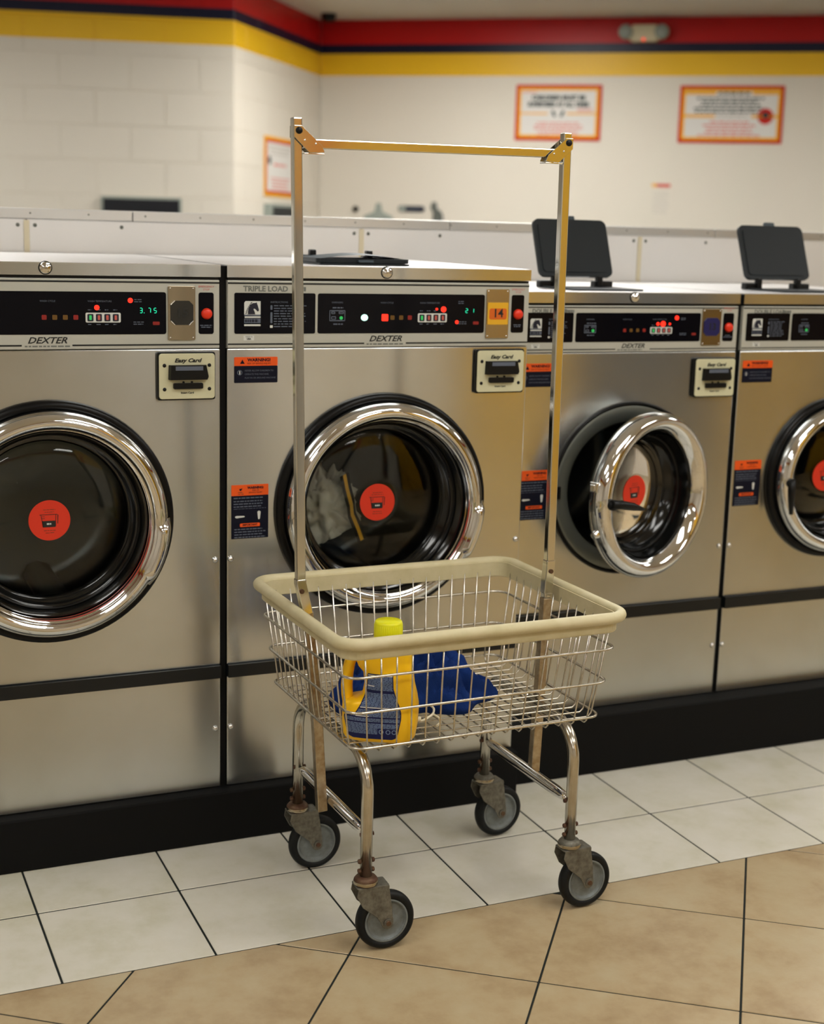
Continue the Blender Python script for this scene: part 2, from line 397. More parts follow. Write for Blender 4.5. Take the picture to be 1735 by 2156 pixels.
# ---- signs on the back wall
def poster(fr, s0, z0, s1, z1, kind, name, label):
    b = MB(); f0 = off(fr, 0.001)
    b.rrect(s0, z0, s1, z1, 0.004, 0, 0.006, 'poster_red' if kind != 'side' else 'poster_yellow', n=1, **f0)
    f1 = off(fr, 0.0072); e = 0.020
    b.rrect(s0+e, z0+e, s1-e, z1-e, 0.002, 0, 0.0006, 'poster_yellow' if kind != 'side' else 'poster_red', n=1, **f1)
    f2 = off(fr, 0.0079); e = 0.038
    b.rrect(s0+e, z0+e, s1-e, z1-e, 0.002, 0, 0.0006, 'poster_white', n=1, **f2)
    o = b.build('wall_sign'); tag(o, label, 'sign')
    p = MB(); f3 = off(fr, 0.0086); w_, h_ = s1-s0, z1-z0; cx_ = (s0+s1)/2
    T = dict(O=None, X=f3['X'], Y=f3['Y'])
    def tx(body, size, mm, x, z, **k): p.text(body, size, mm, f3['O']+f3['X']*x+f3['Y']*z+f3['N']*0.0006, f3['X'], f3['Y'], **k)
    def bar(a, b_, c, d, mm): p.rrect(a, b_, c, d, 0.001, 0, 0.0005, mm, n=1, **f3)
    if kind == 'children':
        tx('CHILDREN MUST BE', 0.040, 'poster_ink', cx_, z1-0.085, bold=0.0025)
        tx('SUPERVISED AT ALL TIMES', 0.038, 'poster_ink', cx_, z1-0.128, bold=0.0025, sx=0.92)
        bar(s0+0.03, z0+h_*0.47, s0+w_*0.38, z0+h_*0.50, 'poster_yellow'); bar(s0+w_*0.60, z0+h_*0.47, s1-0.03, z0+h_*0.50, 'poster_yellow')
        for q in (-1, 1):
            p.prism([(cx_+q*0.045, z0+h_*0.54), (cx_+q*0.028, z0+h_*0.54), (cx_+q*0.012, z0+h_*0.43), (cx_+q*0.030, z0+h_*0.43)], f3['N']*0.0005, 'poster_ink', f3['O'], f3['X'], f3['Y'])
        p.lines(s0+w_*0.22, s1-w_*0.2, z0+h_*0.33, 5, 0.019, 0.009, 'poster_pink', 0, centred=True, ww=0.03, **f3)
        p.lines(s0+0.04, s0+0.15, z1-0.045, 1, 0.02, 0.008, 'poster_pink', 0, **f3)
        p.lines(s1-0.16, s1-0.04, z0+h_*0.58, 2, 0.014, 0.007, 'poster_pink', 0, **f3)
    elif kind == 'customers':
        for zz in (0.865, 0.47):
            bar(s0+0.03, z0+h_*zz-0.009, s0+w_*0.35, z0+h_*zz+0.009, 'poster_yellow'); bar(s0+w_*0.70, z0+h_*zz-0.009, s1-0.03, z0+h_*zz+0.009, 'poster_yellow')
            p.lines(s0+w_*0.37, s0+w_*0.68, z0+h_*zz+0.007, 1, 0.02, 0.014, 'poster_ink' if zz > 0.5 else 'notice_ink', 0, ww=0.03, **f3)
        p.lines(s0+w_*0.14, s0+w_*0.84, z0+h_*0.79, 5, 0.021, 0.011, 'poster_ink', 0, centred=True, ww=0.035, **f3)
        p.lines(s0+w_*0.16, s0+w_*0.82, z0+h_*0.38, 5, 0.021, 0.010, 'poster_pink', 0, centred=True, ww=0.035, **f3)
        p.disc(s1-0.11, z0+h_*0.47, 0.05, 0, 0.0005, 'poster_red', **f3); p.disc(s1-0.11, z0+h_*0.49, 0.02, 0, 0.001, 'poster_ink', **f3)
    else:
        p.lines(s0+0.05, s1-0.05, z1-0.055, 3, 0.022, 0.012, 'notice_ink', 0, centred=True, ww=0.03, **f3)
        p.lines(s0+0.09, s1-0.09, z0+h_*0.56, 1, 0.02, 0.016, 'poster_pink', 0, centred=True, ww=0.04, **f3)
        p.lines(s0+0.08, s1-0.08, z0+h_*0.32, 4, 0.02, 0.009, 'poster_pink', 0, centred=True, ww=0.03, **f3)
        p.disc(s0+0.08, z0+h_*0.60, 0.028, 0, 0.0005, 'poster_ink', **f3)
    p.build('print', o, fixn=False)
    return o
poster(FB, 1.385, 2.018, 1.962, 2.378, 'children', 'wall_sign', 'red and yellow bordered sign warning that children must be supervised, above the open washer lid')
poster(FB, 2.470, 2.014, 3.13, 2.375, 'customers', 'wall_sign', 'red and yellow bordered sign with two yellow heading bars, far right of back wall')
poster(FM, 0.497, 1.592, 1.05, 1.965, 'side', 'wall_sign', 'orange bordered sign on the short side wall behind the left cart post')
# small notice with a red and yellow head
b = MB(); b.rrect(2.318, 1.53, 2.446, 1.755, 0.002, 0, 0.003, 'wall', n=1, **off(FB, 0.001))
n_ = b.build('paper_notice'); tag(n_, 'small pale paper notice with orange and red heading under the signs', 'notice')
p = MB(); f = off(FB, 0.0042)
p.rrect(2.322, 1.730, 2.352, 1.752, 0.001, 0, 0.0005, 'poster_yellow', n=1, **f); p.rrect(2.352, 1.730, 2.442, 1.750, 0.001, 0, 0.0005, 'poster_red', n=1, **f)
p.lines(2.33, 2.44, 1.70, 8, 0.019, 0.006, 'notice_ink', 0, **f); p.build('print', n_, fixn=False)
# things seen just above the bulkhead on the back wall
b = MB(); b.disc(0.275, 1.541, 0.020, 0, 0.02, 'black', n=20, **off(FB, 0.001)); tag(b.build('wall_plug'), 'small round dark cap on back wall above the bulkhead', 'wall cap')
b = MB(); f = off(FB, 0.001)
b.prism([(0.33,1.44),(0.55,1.44),(0.545,1.495),(0.47,1.525),(0.455,1.585),(0.425,1.585),(0.41,1.525),(0.335,1.495)], FB['N']*0.01, 'glass_grey', f['O'], f['X'], f['Y'])
tag(b.build('wall_hook_plate'), 'pale grey triangular wall plate beside the round dark cap', 'wall plate')
b = MB(); b.rrect(0.583, 1.530, 0.772, 1.572, 0.02, 0, 0.008, 'navy', n=6, **off(FB, 0.001))
b.rrect(0.588, 1.535, 0.64, 1.567, 0.016, 0, 0.0006, 'glass_grey', n=5, **off(FB, 0.0092))
b.lines(0.65, 0.76, 1.556, 1, 0.02, 0.010, 'dim', 0, **off(FB, 0.0092))
tag(b.build('oval_plaque', fixn=False), 'oval navy plaque with grey left end on back wall', 'plaque')
b = MB(); f = off(FB, 0.001)
b.prism([(0.83,1.45),(0.90,1.45),(0.905,1.51),(0.885,1.545),(0.865,1.55),(0.855,1.60),(0.825,1.60),(0.815,1.56),(0.835,1.53)], FB['N']*0.012, 'tub_grey', f['O'], f['X'], f['Y'])
tag(b.build('wall_bracket'), 'grey green upright bracket right of the oval plaque', 'bracket')
# dark recessed panel on left wall, grey box under side sign
s_ = LL-1.3274
b = MB(); b.rrect(s_+0.553, 1.20, s_+1.020, 1.556, 0.004, 0, 0.03, 'glass_grey', n=2, **off(FL_, 0.001))
b.rrect(s_+0.566, 1.21, s_+1.007, 1.543, 0.004, 0, 0.003, 'dark_panel', n=2, **off(FL_, 0.0315))
tag(b.build('change_machine'), 'dark fronted wall box with grey frame at far left above the bulkhead', 'wall box')
b = MB(); b.rrect(0.50, 1.30, 0.99, 1.548, 0.004, 0, 0.05, 'glass_grey', n=2, **off(FM, 0.001))
b.rrect(0.53, 1.31, 0.96, 1.530, 0.004, 0, 0.003, 'slate', n=2, **off(FM, 0.0515))
tag(b.build('wall_cabinet'), 'grey wall cabinet with dark front below the orange bordered sign', 'wall box')
# emergency light
em = empty('emergency_light', PB+tB*2.221+Vector((0,0,2.64))-nB*0.001, 'cream twin head emergency light on red band of back wall', 'light')
fr = dict(O=PB-nB*0.001, X=tB, Y=Vector((0,0,1)), N=-nB)
def child_keep(o, p):
    o.parent = p; o.matrix_parent_inverse = Matrix.Translation(-p.location)
b = MB(); b.prism([(2.15,2.642),(2.295,2.642),(2.325,2.66),(2.30,2.745),(2.145,2.745),(2.118,2.66)], fr['N']*0.07, 'fixture', fr['O'], fr['X'], fr['Y']); o = b.build('housing', bevel=0.006); child_keep(o, em)
for sx in (2.105, 2.338):
    b = MB(); b.lathe([(0.0,0.10),(0.03,0.098),(0.046,0.085),(0.046,0.05),(0.025,0.0)], 'glass_grey', O=fr['O']+fr['X']*sx+fr['Y']*2.70, A=fr['N'], n=20); o = b.build('lamp_head'); child_keep(o, em)
b = MB(); b.disc(2.222, 2.652, 0.009, 0, 0.003, 'led_red', n=12, **off(fr, 0.071)); o = b.build('indicator'); child_keep(o, em)
b = MB(); b.lathe([(0.0,-0.05),(0.04,-0.048),(0.05,-0.02),(0.05,0.0)], 'black', O=PM+tM*1.30+Vector((0,0,2.80))-nM*0.15, n=20)
tag(b.build('ceiling_sensor'), 'small black dome fixture on the ceiling near the wall corner', 'sensor')

# ------------------------------------------------------------------ washers
def hole_plate(b, x0, x1, z0, z1, cx_, cz_, r, y, th, m, n=72):
    angs = sorted(set([2*PI*i/n for i in range(n)] + [math.atan2(zz-cz_, xx-cx_) % (2*PI) for xx in (x0,x1) for zz in (z0,z1)]))
    inn, out = [], []
    for a in angs:
        c, s = math.cos(a), math.sin(a); inn.append((cx_+r*c, cz_+r*s))
        ks = []
        if c > 1e-9: ks.append((x1-cx_)/c)
        if c < -1e-9: ks.append((x0-cx_)/c)
        if s > 1e-9: ks.append((z1-cz_)/s)
        if s < -1e-9: ks.append((z0-cz_)/s)
        k = min(ks); out.append((cx_+k*c, cz_+k*s))
    N = len(angs)
    for yy in (y, y+th):
        b.add([(p[0],yy,p[1]) for p in inn]+[(p[0],yy,p[1]) for p in out], [(i,(i+1)%N,N+(i+1)%N,N+i) for i in range(N)], m)
    b.add([(p[0],y,p[1]) for p in inn]+[(p[0],y+th,p[1]) for p in inn], [(i,(i+1)%N,N+(i+1)%N,N+i) for i in range(N)], m, True)
    b.add([(p[0],y,p[1]) for p in out]+[(p[0],y+th,p[1]) for p in out], [(i,(i+1)%N,N+(i+1)%N,N+i) for i in range(N)], m)

def seg_digit(b, ch, x, z, w_, h_, m, y):
    on = {'0':'abcdef','1':'bc','2':'abged','3':'abgcd','5':'afgcd','7':'abc','9':'abcdfg'}[ch]; t = w_*0.2
    S = {'a':(t,h_-t,w_-t,h_),'g':(t,h_/2-t/2,w_-t,h_/2+t/2),'d':(t,0,w_-t,t),'f':(0,h_/2,t,h_-t),'b':(w_-t,h_/2,w_,h_-t),'e':(0,t,t,h_/2),'c':(w_-t,t,w_,h_/2)}
    for k in on:
        a = S[k]; b.box((x+a[0], y-0.0004, z+a[1]), (x+a[2], y, z+a[3]), m)

def door_ring(par, cx_, cz_, R, r_in, ax, O, sub=False):
    """chrome door: ring, funnel, pane, sticker; O = centre on the door's back plane, ax = outward axis"""
    b = MB(); d = R-r_in
    pr = [(R-0.004,0.0),(R-0.001,0.010),(R,0.020),(R-0.002,0.034),(R-0.010,0.047),(R-0.022,0.053),(R-0.034,0.050),(r_in+0.012,0.040),(r_in+0.004,0.030),(r_in,0.022),(r_in,0.0)]
    b.lathe(pr, 'chrome', O=O, A=ax, n=96, closed=True); ring = b.build('door_ring', par)
    b = MB()
    b.lathe([(r_in-0.0004,0.026),(r_in-0.004,0.020),(r_in-0.010,-0.012),(r_in-0.014,-0.03),(r_in-0.022,-0.034),(r_in-0.030,-0.050)], 'funnel', O=O, A=ax, n=96)
    b.lathe([(r_in-0.013,-0.010),(r_in-0.0105,-0.004),(r_in-0.0085,-0.010)], 'rubber', O=O, A=ax, n=96); b.build('door_funnel', par, fixn=False)
    b = MB(); rg = r_in-0.030
    b.lathe([(rg,-0.044),(rg*0.94,-0.040),(rg*0.7,-0.035),(rg*0.35,-0.033),(0.001,-0.0325),(0.001,-0.0365),(rg*0.35,-0.037),(rg*0.7,-0.039),(rg*0.94,-0.044),(rg,-0.048)], 'glass', O=O, A=ax, n=64)
    pane = b.build('door_glass', par, fixn=True)
    X = Vector((0,0,1)).cross(Vector(ax)).normalized(); Y = Vector((0,0,1))
    X = -X if X.x < 0 else X
    b = MB(); OO = Vector(O)+Vector(ax)*(-0.0320)
    b.disc(0, 0, 0.0445, 0, 0.0004, 'sticker', n=48, O=OO, X=X, Y=Y, N=ax)
    O2 = OO+Vector(ax)*0.0006
    def q(a, m='black_ink'): b.prism(a, Vector(ax)*0.0002, m, O2, X, Y)
    t = 0.0013
    q([(-0.021,0.012),(0.017,0.012),(0.017,0.012+t),(-0.021,0.012+t)]); q([(-0.0185,0.012),(-0.0185+t,0.012),(-0.0145+t,-0.014),(-0.0145,-0.014)])
    q([(0.013,0.012),(0.013+t,0.012),(0.012+t,-0.014),(0.012,-0.014)]); q([(0.017,0.012),(0.019,0.012),(0.018,-0.008),(0.0165,-0.008)]); q([(-0.0165,-0.001),(0.012,-0.001),(0.012,-0.015),(-0.0145,-0.015)])
    for zz in (0.008, 0.004): q([(-0.016,zz),(-0.010,zz),(-0.010,zz+0.001),(-0.016,zz+0.001)])
    b.lines(-0.006, 0.006, -0.006, 1, 0.002, 0.0035, 'white', 0, O=O2+Vector(ax)*0.0003, X=X, Y=Y, N=ax, ww=0.004)
    for zz in (0.024, 0.019, -0.022, -0.027): b.lines(-0.022+abs(zz+0.001)*0.3, 0.022-abs(zz+0.001)*0.3, zz, 1, 0.002, 0.0012, 'rust', 0, O=O2, X=X, Y=Y, N=ax, centred=True, ww=0.006)
    b.build('door_sticker', par, fixn=False)
    return ring

def horse(b, x0, z0, w_, h_, y):
    """horse head emblem on a white tile with bars below"""
    def P(pts, m, yy): b.prism([(x0+u*w_, z0+v*h_) for u, v in pts], (0,-0.0002,0), m, (0,yy,0))
    hz = 0.46
    P([(0,hz),(1,hz),(1,1),(0.08,1),(0,0.93)], 'white', y)
    head = [(0.22,hz+0.01),(0.23,0.60),(0.27,0.72),(0.34,0.82),(0.44,0.89),(0.56,0.925),(0.68,0.925),(0.76,0.955),(0.78,0.90),(0.83,0.82),(0.86,0.74),(0.90,0.66),(0.885,0.60),(0.80,0.585),(0.74,0.64),(0.66,0.685),(0.585,0.70),(0.57,0.66),(0.62,0.60),(0.66,0.52),(0.66,hz+0.01)]
    P(head, 'navy', y-0.0003)
    for k in range(6):
        a = 0.30+k*0.11
        cxk, czk = 0.16+0.30*(k/5)**1.4, hz+0.05+0.40*(k/5)
        P([(cxk-0.12,czk-0.03),(cxk+0.02,czk+0.01),(cxk+0.035,czk+0.045),(cxk-0.05,czk+0.035)], 'navy', y-0.0003)
    P([(0,0.41),(1,0.41),(1,0.455),(0,0.455)], 'dim', y); P([(0.03,0.33),(1,0.33),(1,0.39),(0.03,0.39)], 'white', y)
    P([(0,0.12),(1,0.12),(1,0.30),(0,0.30)], 'dim', y); P([(0,0.0),(1,0.0),(1,0.07),(0,0.07)], 'white', y)
    b.lines(x0+0.05*w_, x0+w_, z0+0.27*h_, 1, 0.002, 0.12*h_, 'navy', y-0.0003, ww=0.005, gap=0.3)

def washer(num, x0, W, Y, zl, zt, zp0, zp1, zb, stripz, door, open_door, labels, txt, label, wins, hopper):
    root = empty('washing_machine', (x0+W/2, Y+0.42, zb), label, 'washing machine', 'front loading washers in the row')
    kids = []
    def B(mb, name, par=None, **k):
        o = mb.build(name, None, **k)
        if par is None: child_keep(o, root)
        else: o.parent = par
        return o
    x1 = x0+W; cx_, cz_, R = door; D = 0.846
    s0, s1 = stripz
    # cabinet shell
    b = MB(); b.box((x0+0.002, Y+0.02, zb), (x0+0.012, D, zl), 'steel'); b.box((x1-0.012, Y+0.02, zb), (x1-0.002, D, zl), 'steel')
    b.box((x0+0.002, D-0.01, zb), (x1-0.002, D, zl), 'steel'); b.box((x0+0.012, Y+0.02, zb), (x1-0.012, D-0.01, zb+0.01), 'steel')
    B(b, 'cabinet')
    b = MB(); hole_plate(b, x0, x1, s1, zp0-0.0015, cx_, cz_, R-0.012, Y, 0.02, 'steel'); B(b, 'front_panel', bevel=0.0025)
    b = MB(); b.box((x0, Y, zb), (x1, Y+0.02, s0), 'steel'); B(b, 'lower_panel', bevel=0.0025)
    # dark strip between front and lower panel
    b = MB(); zc = (s0+s1)/2; h = (s1-s0)/2
    b.tube([(x0+0.001,Y,zc),(x1-0.001,Y,zc)], 1, 'strip', prof=[(0.012,-h),(-0.006,-h),(-0.010,-h*0.5),(-0.011,h*0.2),(-0.006,h),(0.012,h)][::-1], up=(0,0,1))
    B(b, 'strip', fixn=True)
    # lid (top)
    b = MB(); b.box((x0-0.0005, Y-0.004, zl+0.001), (x1+0.0005, D, zt-0.0012), 'steel'); b.box((x0-0.0002, Y-0.0035, zt-0.0012), (x1+0.0002, D-0.0005, zt), 'steel_top_lit')
    lid = B(b, 'top_panel')
    b = MB(); b.lathe([(0.0142,0.0),(0.0142,0.0012),(0.0,0.0012)], 'black', O=(x0+W*0.5016, Y-0.004, (zl+zt)/2+0.002), A=(0,-1,0), n=24); b.lathe([(0.0,0.007),(0.004,0.0075),(0.006,0.005),(0.0105,0.0055),(0.0125,0.003),(0.0125,0.0)], 'chrome', O=(x0+W*0.5016, Y-0.004, (zl+zt)/2+0.002), A=(0,-1,0), n=24)
    b.box((x0+W*0.5016-0.003, Y-0.0125, (zl+zt)/2), (x0+W*0.5016+0.003, Y-0.011, (zl+zt)/2+0.004), 'brass'); B(b, 'lock')
    # control panel
    b = MB(); b.box((x0+0.0015, Y-0.001, zp0), (x1-0.0015, Y+0.02, zp1), 'panel_grey'); cpn = B(b, 'control_panel', bevel=0.0015)
    b = MB(); b.box((x0+0.003, Y+0.001, zp1+0.0005), (x1-0.003, Y+0.02, zl), 'black'); B(b, 'shadow_gap')
    y = Y-0.0012
    def CH(mb, name, **k):
        o = mb.build(name, None, **k); o.parent = cpn; o.matrix_parent_inverse = Matrix.Identity(4); return o
    hh = zp1-zp0; wz0, wz1 = wins['z']; k_w = wins['k']
    b = MB()
    b.box((x0+0.002, y-0.0002, zp1-hh*0.055), (x1-0.002, y+0.0002, zp1-hh*0.030), 'black_ink')
    gx = wins['dx'] if 'dx' in wins else (x0+x1)/2
    b.box((x0+0.002, y-0.0002, zp0+hh*0.045), (gx-0.052, y+0.0002, zp0+hh*0.068), 'black_ink'); b.box((gx+0.052, y-0.0002, zp0+hh*0.045), (x1-0.002, y+0.0002, zp0+hh*0.068), 'black_ink')
    b.text('DEXTER', 0.0185*wins['k'], 'black_ink', (gx, y-0.0003, zp0+hh*0.125), shear=0.35, sx=1.2, bold=0.0004)
    b.lines(gx-0.046, gx+0.05, zp0+hh*0.055, 1, 0.002, 0.003, 'grey_ink', y, ww=0.009)
    b.text(txt, 0.0165*wins['k'], 'grey_ink', (x0+0.037, y-0.0003, zp1-hh*0.125), align='LEFT', sx=1.05, bold=0.0006)
    b.lines(x0+0.150*k_w, x0+0.186*k_w, zp1-hh*0.09, 1, 0.002, 0.0095*k_w, 'grey_ink', y, ww=0.0065, gap=0.15)
    b.text('EMERGENCY', 0.0062, 'dim_red', (x1-0.031, y-0.0003, wz1+0.0125)); b.text('STOP', 0.0062, 'dim_red', (x1-0.031, y-0.0003, wz1+0.006))
    xs = x0+0.034
    b.box((xs+0.004, y-0.0002, wz0-0.0145), (xs+0.028, y, wz0-0.004), 'white'); b.text('MADE IN', 0.004, 'black_ink', (xs+0.016, y-0.0005, wz0-0.0068)); b.text('USA', 0.0052, 'black_ink', (xs+0.016, y-0.0005, wz0-0.0115), bold=0.0003)
    CH(b, 'panel_print', fixn=False)
    xr = x1
    a1, b1 = xr-wins['w1'][0], xr-wins['w1'][1]; a2, b2 = xr-wins['w2'][0], xr-0.1199
    k = wins['k']
    b = MB(); b.rrect(a1, wz0, b1, wz1, 0.004, y+0.0004, 0.0008, 'window'); w1 = CH(b, 'instruction_window')
    b = MB(); yy = y-0.0006; wh = wz1-wz0
    horse(b, a1+0.0225*k, wz0+wh*0.19, 0.0375*k, wh*0.61, yy); CH(b, 'horse_emblem', fixn=False); b = MB()
    b.text('INSTRUCTIONS', 0.0058*k, 'dim', (a1+0.083*k, yy-0.0003, wz0+wh*0.775), align='LEFT')
    b.lines(a1+0.091*k, b1-0.020*k, wz0+wh*0.70, 9, wh*0.064, wh*0.022, 'dim', yy, ww=0.010)
    b.rrect(a1+0.083*k, wz0+wh*0.59, a1+0.0875*k, wz0+wh*0.70, 0.001, yy, 0.0002, 'dim', n=1); b.rrect(a1+0.083*k, wz0+wh*0.26, a1+0.0875*k, wz0+wh*0.53, 0.001, yy, 0.0002, 'dim', n=1)
    b.rrect(a1+0.082*k, wz0+wh*0.145, a1+0.0885*k, wz0+wh*0.21, 0.001, yy, 0.0002, 'white', n=2)
    CH(b, 'window_print', fixn=False)
    b = MB(); b.rrect(a2, wz0, b2, wz1, 0.005, y+0.0004, 0.0008, 'window'); CH(b, 'display_window')
    b = MB(); ww_ = b2-a2
    def U(u): return a2+ww_*u
    def V(v): return wz0+wh*v
    for s_, u, v in (('DISPENSERS',0.112,0.775),('WASH CYCLE',0.402,0.775),('WASH TEMPERATURE',0.66,0.775)): b.text(s_, 0.0052*k, 'dim', (U(u), yy-0.0003, V(v)))
    b.lines(U(0.835), U(0.875), V(0.83), 2, wh*0.05, wh*0.02, 'dim', yy); b.lines(U(0.83), U(0.89), V(0.30), 2, wh*0.05, wh*0.02, 'dim', yy)
    # dispenser diagram
    for c_ in ((0.067,0.31,0.158,0.335),(0.067,0.56,0.158,0.585),(0.067,0.31,0.071,0.585),(0.154,0.31,0.158,0.585)):
        b.box((U(c_[0]), yy-0.0002, V(c_[1])), (U(c_[2]), yy, V(c_[3])), 'dim')
    for c_ in ((0.077,0.35,0.105,0.43),(0.077,0.49,0.10,0.55),(0.12,0.49,0.15,0.55)):
        b.rrect(U(c_[0]), V(c_[1]), U(c_[2]), V(c_[3]), 0.002, yy, 0.0002, 'dim'); b.rrect(U(c_[0]+0.004), V(c_[1]+0.02), U(c_[2]-0.004), V(c_[3]-0.02), 0.001, yy-0.0002, 0.0002, 'window')
    b.lines(U(0.085), U(0.16), V(0.66), 1, 0.002, wh*0.03, 'dim', yy); b.lines(U(0.09), U(0.15), V(0.25), 1, 0.002, wh*0.03, 'dim', yy)
    lit = {'14': (1,0,2), '15': (0,0,1), '13': (0,1,3), '12': (0,1,0)}[num]
    CH(b, 'display_print', fixn=False)
    def one(f, name): b_ = MB(); f(b_); CH(b_, name, fixn=False)
    one(lambda q_: q_.disc(U(0.135), V(0.39), 0.004, yy, 0.0004, 'led_green', n=14), 'indicator_lamp')
    if lit[0]: one(lambda q_: q_.disc(U(0.270), V(0.40), 0.0085, yy, 0.001, 'led_cyan', n=20, rz=0.0075), 'indicator_lamp')
    for q in range(4):
        mm = ('led_red' if lit[0] and q == 0 else ('led_dim' if q in (0, 3) else 'led_amber'))
        z_ = 0.005*k if mm != 'led_red' else 0.008
        one(lambda q_: q_.rrect(U(0.372+q*0.052), V(0.40)-z_, U(0.372+q*0.052)+2*z_*1.0, V(0.40)+z_, 0.0018, yy, 0.0006, mm), 'cycle_lamp')
    # temperature buttons in a white surround
    b = MB(); b.rrect(U(0.588), V(0.28), U(0.765), V(0.51), 0.003, yy, 0.0012, 'white'); CH(b, 'button_surround', fixn=False)
    for q in range(4):
        b = MB(); b.rrect(U(0.597+q*0.0425), V(0.31), U(0.627+q*0.0425), V(0.48), 0.002, yy-0.0012, 0.0006, 'navy')
        b.rrect(U(0.606+q*0.0425), V(0.34), U(0.618+q*0.0425), V(0.45), 0.001, yy-0.0018, 0.0003, 'led_green' if q == 0 else 'dim_red', n=2); CH(b, 'temperature_button', fixn=False); b = MB()
        b.lines(U(0.60+q*0.0425), U(0.622+q*0.0425), V(0.585), 1, 0.002, wh*0.02, 'dim', yy); b.lines(U(0.60+q*0.0425), U(0.622+q*0.0425), V(0.245), 1, 0.002, wh*0.02, 'dim', yy); CH(b, 'button_caption', fixn=False)
    for u, v, r_ in {0:[], 1:[(0.645,0.63,0.0055),(0.815,0.80,0.0055)], 2:[(0.702,0.62,0.003),(0.744,0.615,0.0068),(0.828,0.285,0.0045)], 3:[(0.648,0.62,0.0045),(0.69,0.62,0.0075),(0.745,0.62,0.003),(0.80,0.83,0.006)]}[lit[2]]:
        one(lambda q_: q_.disc(U(u), V(v), r_, yy, 0.0012, 'led_red', n=16), 'indicator_lamp')
    b = MB()
    if num == '15':
        for ch, u in (('3',0.862),('7',0.905),('5',0.935)): seg_digit(b, ch, U(u), V(0.50), 0.0065, 0.0115, 'digit', yy)
        b.box((U(0.884), yy-0.0004, V(0.50)), (U(0.884)+0.0014, yy, V(0.50)+0.0014), 'digit')
    if num == '14':
        seg_digit(b, '2', U(0.880), V(0.52), 0.0065, 0.011, 'digit', yy); seg_digit(b, '1', U(0.918), V(0.52), 0.0065, 0.011, 'digit', yy)
    if b.v: CH(b, 'time_digits', fixn=False)
    one(lambda q_: q_.rrect(U(0.93), V(0.22), U(0.965), V(0.30), 0.001, yy, 0.0002, 'led_dim', n=1), 'indicator_lamp')
    # number plate
    pz0, pz1 = wz0-wh*0.14, wz1+wh*0.15; p0, p1 = x1-0.1165, x1-0.056
    b = MB(); b.rrect(p0, pz0, p1, pz1, 0.003, y, 0.003, 'brass'); pl = CH(b, 'number_plate', bevel=0.0006)
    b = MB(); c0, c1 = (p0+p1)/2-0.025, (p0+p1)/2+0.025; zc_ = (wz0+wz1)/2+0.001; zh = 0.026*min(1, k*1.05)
    mm = {'14':'badge_reflect_yellow','15':'badge_reflect_dark','13':'badge_reflect_navy','12':'badge_reflect_navy'}[num]  # painted reflection colour for each badge
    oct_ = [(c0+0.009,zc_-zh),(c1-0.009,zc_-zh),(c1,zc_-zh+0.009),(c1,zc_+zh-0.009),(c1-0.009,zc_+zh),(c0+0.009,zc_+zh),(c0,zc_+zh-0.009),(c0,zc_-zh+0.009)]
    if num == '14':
        b.rrect(c0-0.002, zc_-zh, c1+0.002, zc_+zh, 0.002, y-0.0032, 0.002, mm); b.rrect(c0+0.002, zc_-0.014, c1-0.002, zc_+0.012, 0.005, y-0.0054, 0.0003, 'badge_reflect_orange')
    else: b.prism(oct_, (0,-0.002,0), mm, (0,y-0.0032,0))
    if num == '15':
        for (u0,v0,u1,v1) in ((c0,zc_+zh-0.009,c0+0.009,zc_+zh),(c0,zc_-zh+0.009,c0+0.009,zc_-zh),(c1-0.009,zc_-zh,c1,zc_-zh+0.009)):
            b.tube([(u0,y-0.006,v0),(u1,y-0.006,v1)], 0.0012, 'chrome', n=6)
    if num != '12': b.text(num, 0.028*min(1, k*1.05), 'black_ink', ((c0+c1)/2, y-0.0062, zc_), bold=0.0006)
    CH(b, 'number_badge', fixn=False)
    b = MB()
    for u in (p0+0.005, p1-0.005):
        for v in (pz0+0.005, pz1-0.005): b.lathe([(0.0,0.0015),(0.0015,0.0012),(0.0022,0.0)], 'chrome', O=(u,y-0.003,v), A=(0,-1,0), n=10)
    CH(b, 'plate_screws')
    # emergency stop
    b = MB(); b.rrect(x1-0.0485, wz0, x1-0.0145, wz1, 0.005, y+0.0004, 0.0008, 'window'); st = CH(b, 'stop_window')
    b = MB(); b.lines(x1-0.046, x1-0.017, wz0+wh*0.22, 2, 0.004, 0.002, 'dim', yy, centred=True); CH(b, 'stop_print', fixn=False)
    b = MB(); b.lathe([(0.0,0.009),(0.008,0.0085),(0.011,0.006),(0.0122,0.002),(0.0122,0.0)], 'red', O=(x1-0.0305, yy, wz0+wh*0.49), A=(0,-1,0), n=28); CH(b, 'stop_button')
    # card reader
    cw0, cw1, cz0, cz1 = wins['card']
    par = empty_part = None
    b = MB(); b.rrect(cw0-0.003, cz0-0.003, cw1+0.002, cz1+0.003, 0.005, Y-0.0005, 0.010, 'black'); back = B(b, 'card_reader', bevel=0.0015)
    def CR(mb, name, **k):
        o = mb.build(name, None, **k); o.parent = back; o.matrix_parent_inverse = Matrix.Identity(4); return o
    cw, ch = cw1-cw0, cz1-cz0; yc = Y-0.0106
    b = MB(); b.rrect(cw0, cz0, cw1, cz1, 0.007, yc, 0.003, 'cream'); CR(b, 'face_plate', bevel=0.001)
    yc -= 0.0032
    def u_(u): return cw0+cw*u
    def v_(v): return cz0+ch*v
    b = MB()
    pts = [(u_(0.16),v_(0.43)),(u_(0.86),v_(0.43)),(u_(0.885),v_(0.50)),(u_(0.84),v_(0.75)),(u_(0.17),v_(0.75))]
    fr_ = [(p[0]*0.94+u_(0.52)*0.06, yc-0.012, p[1]) for p in pts]; bk = [(p[0], yc, p[1]) for p in pts]; n5 = 5
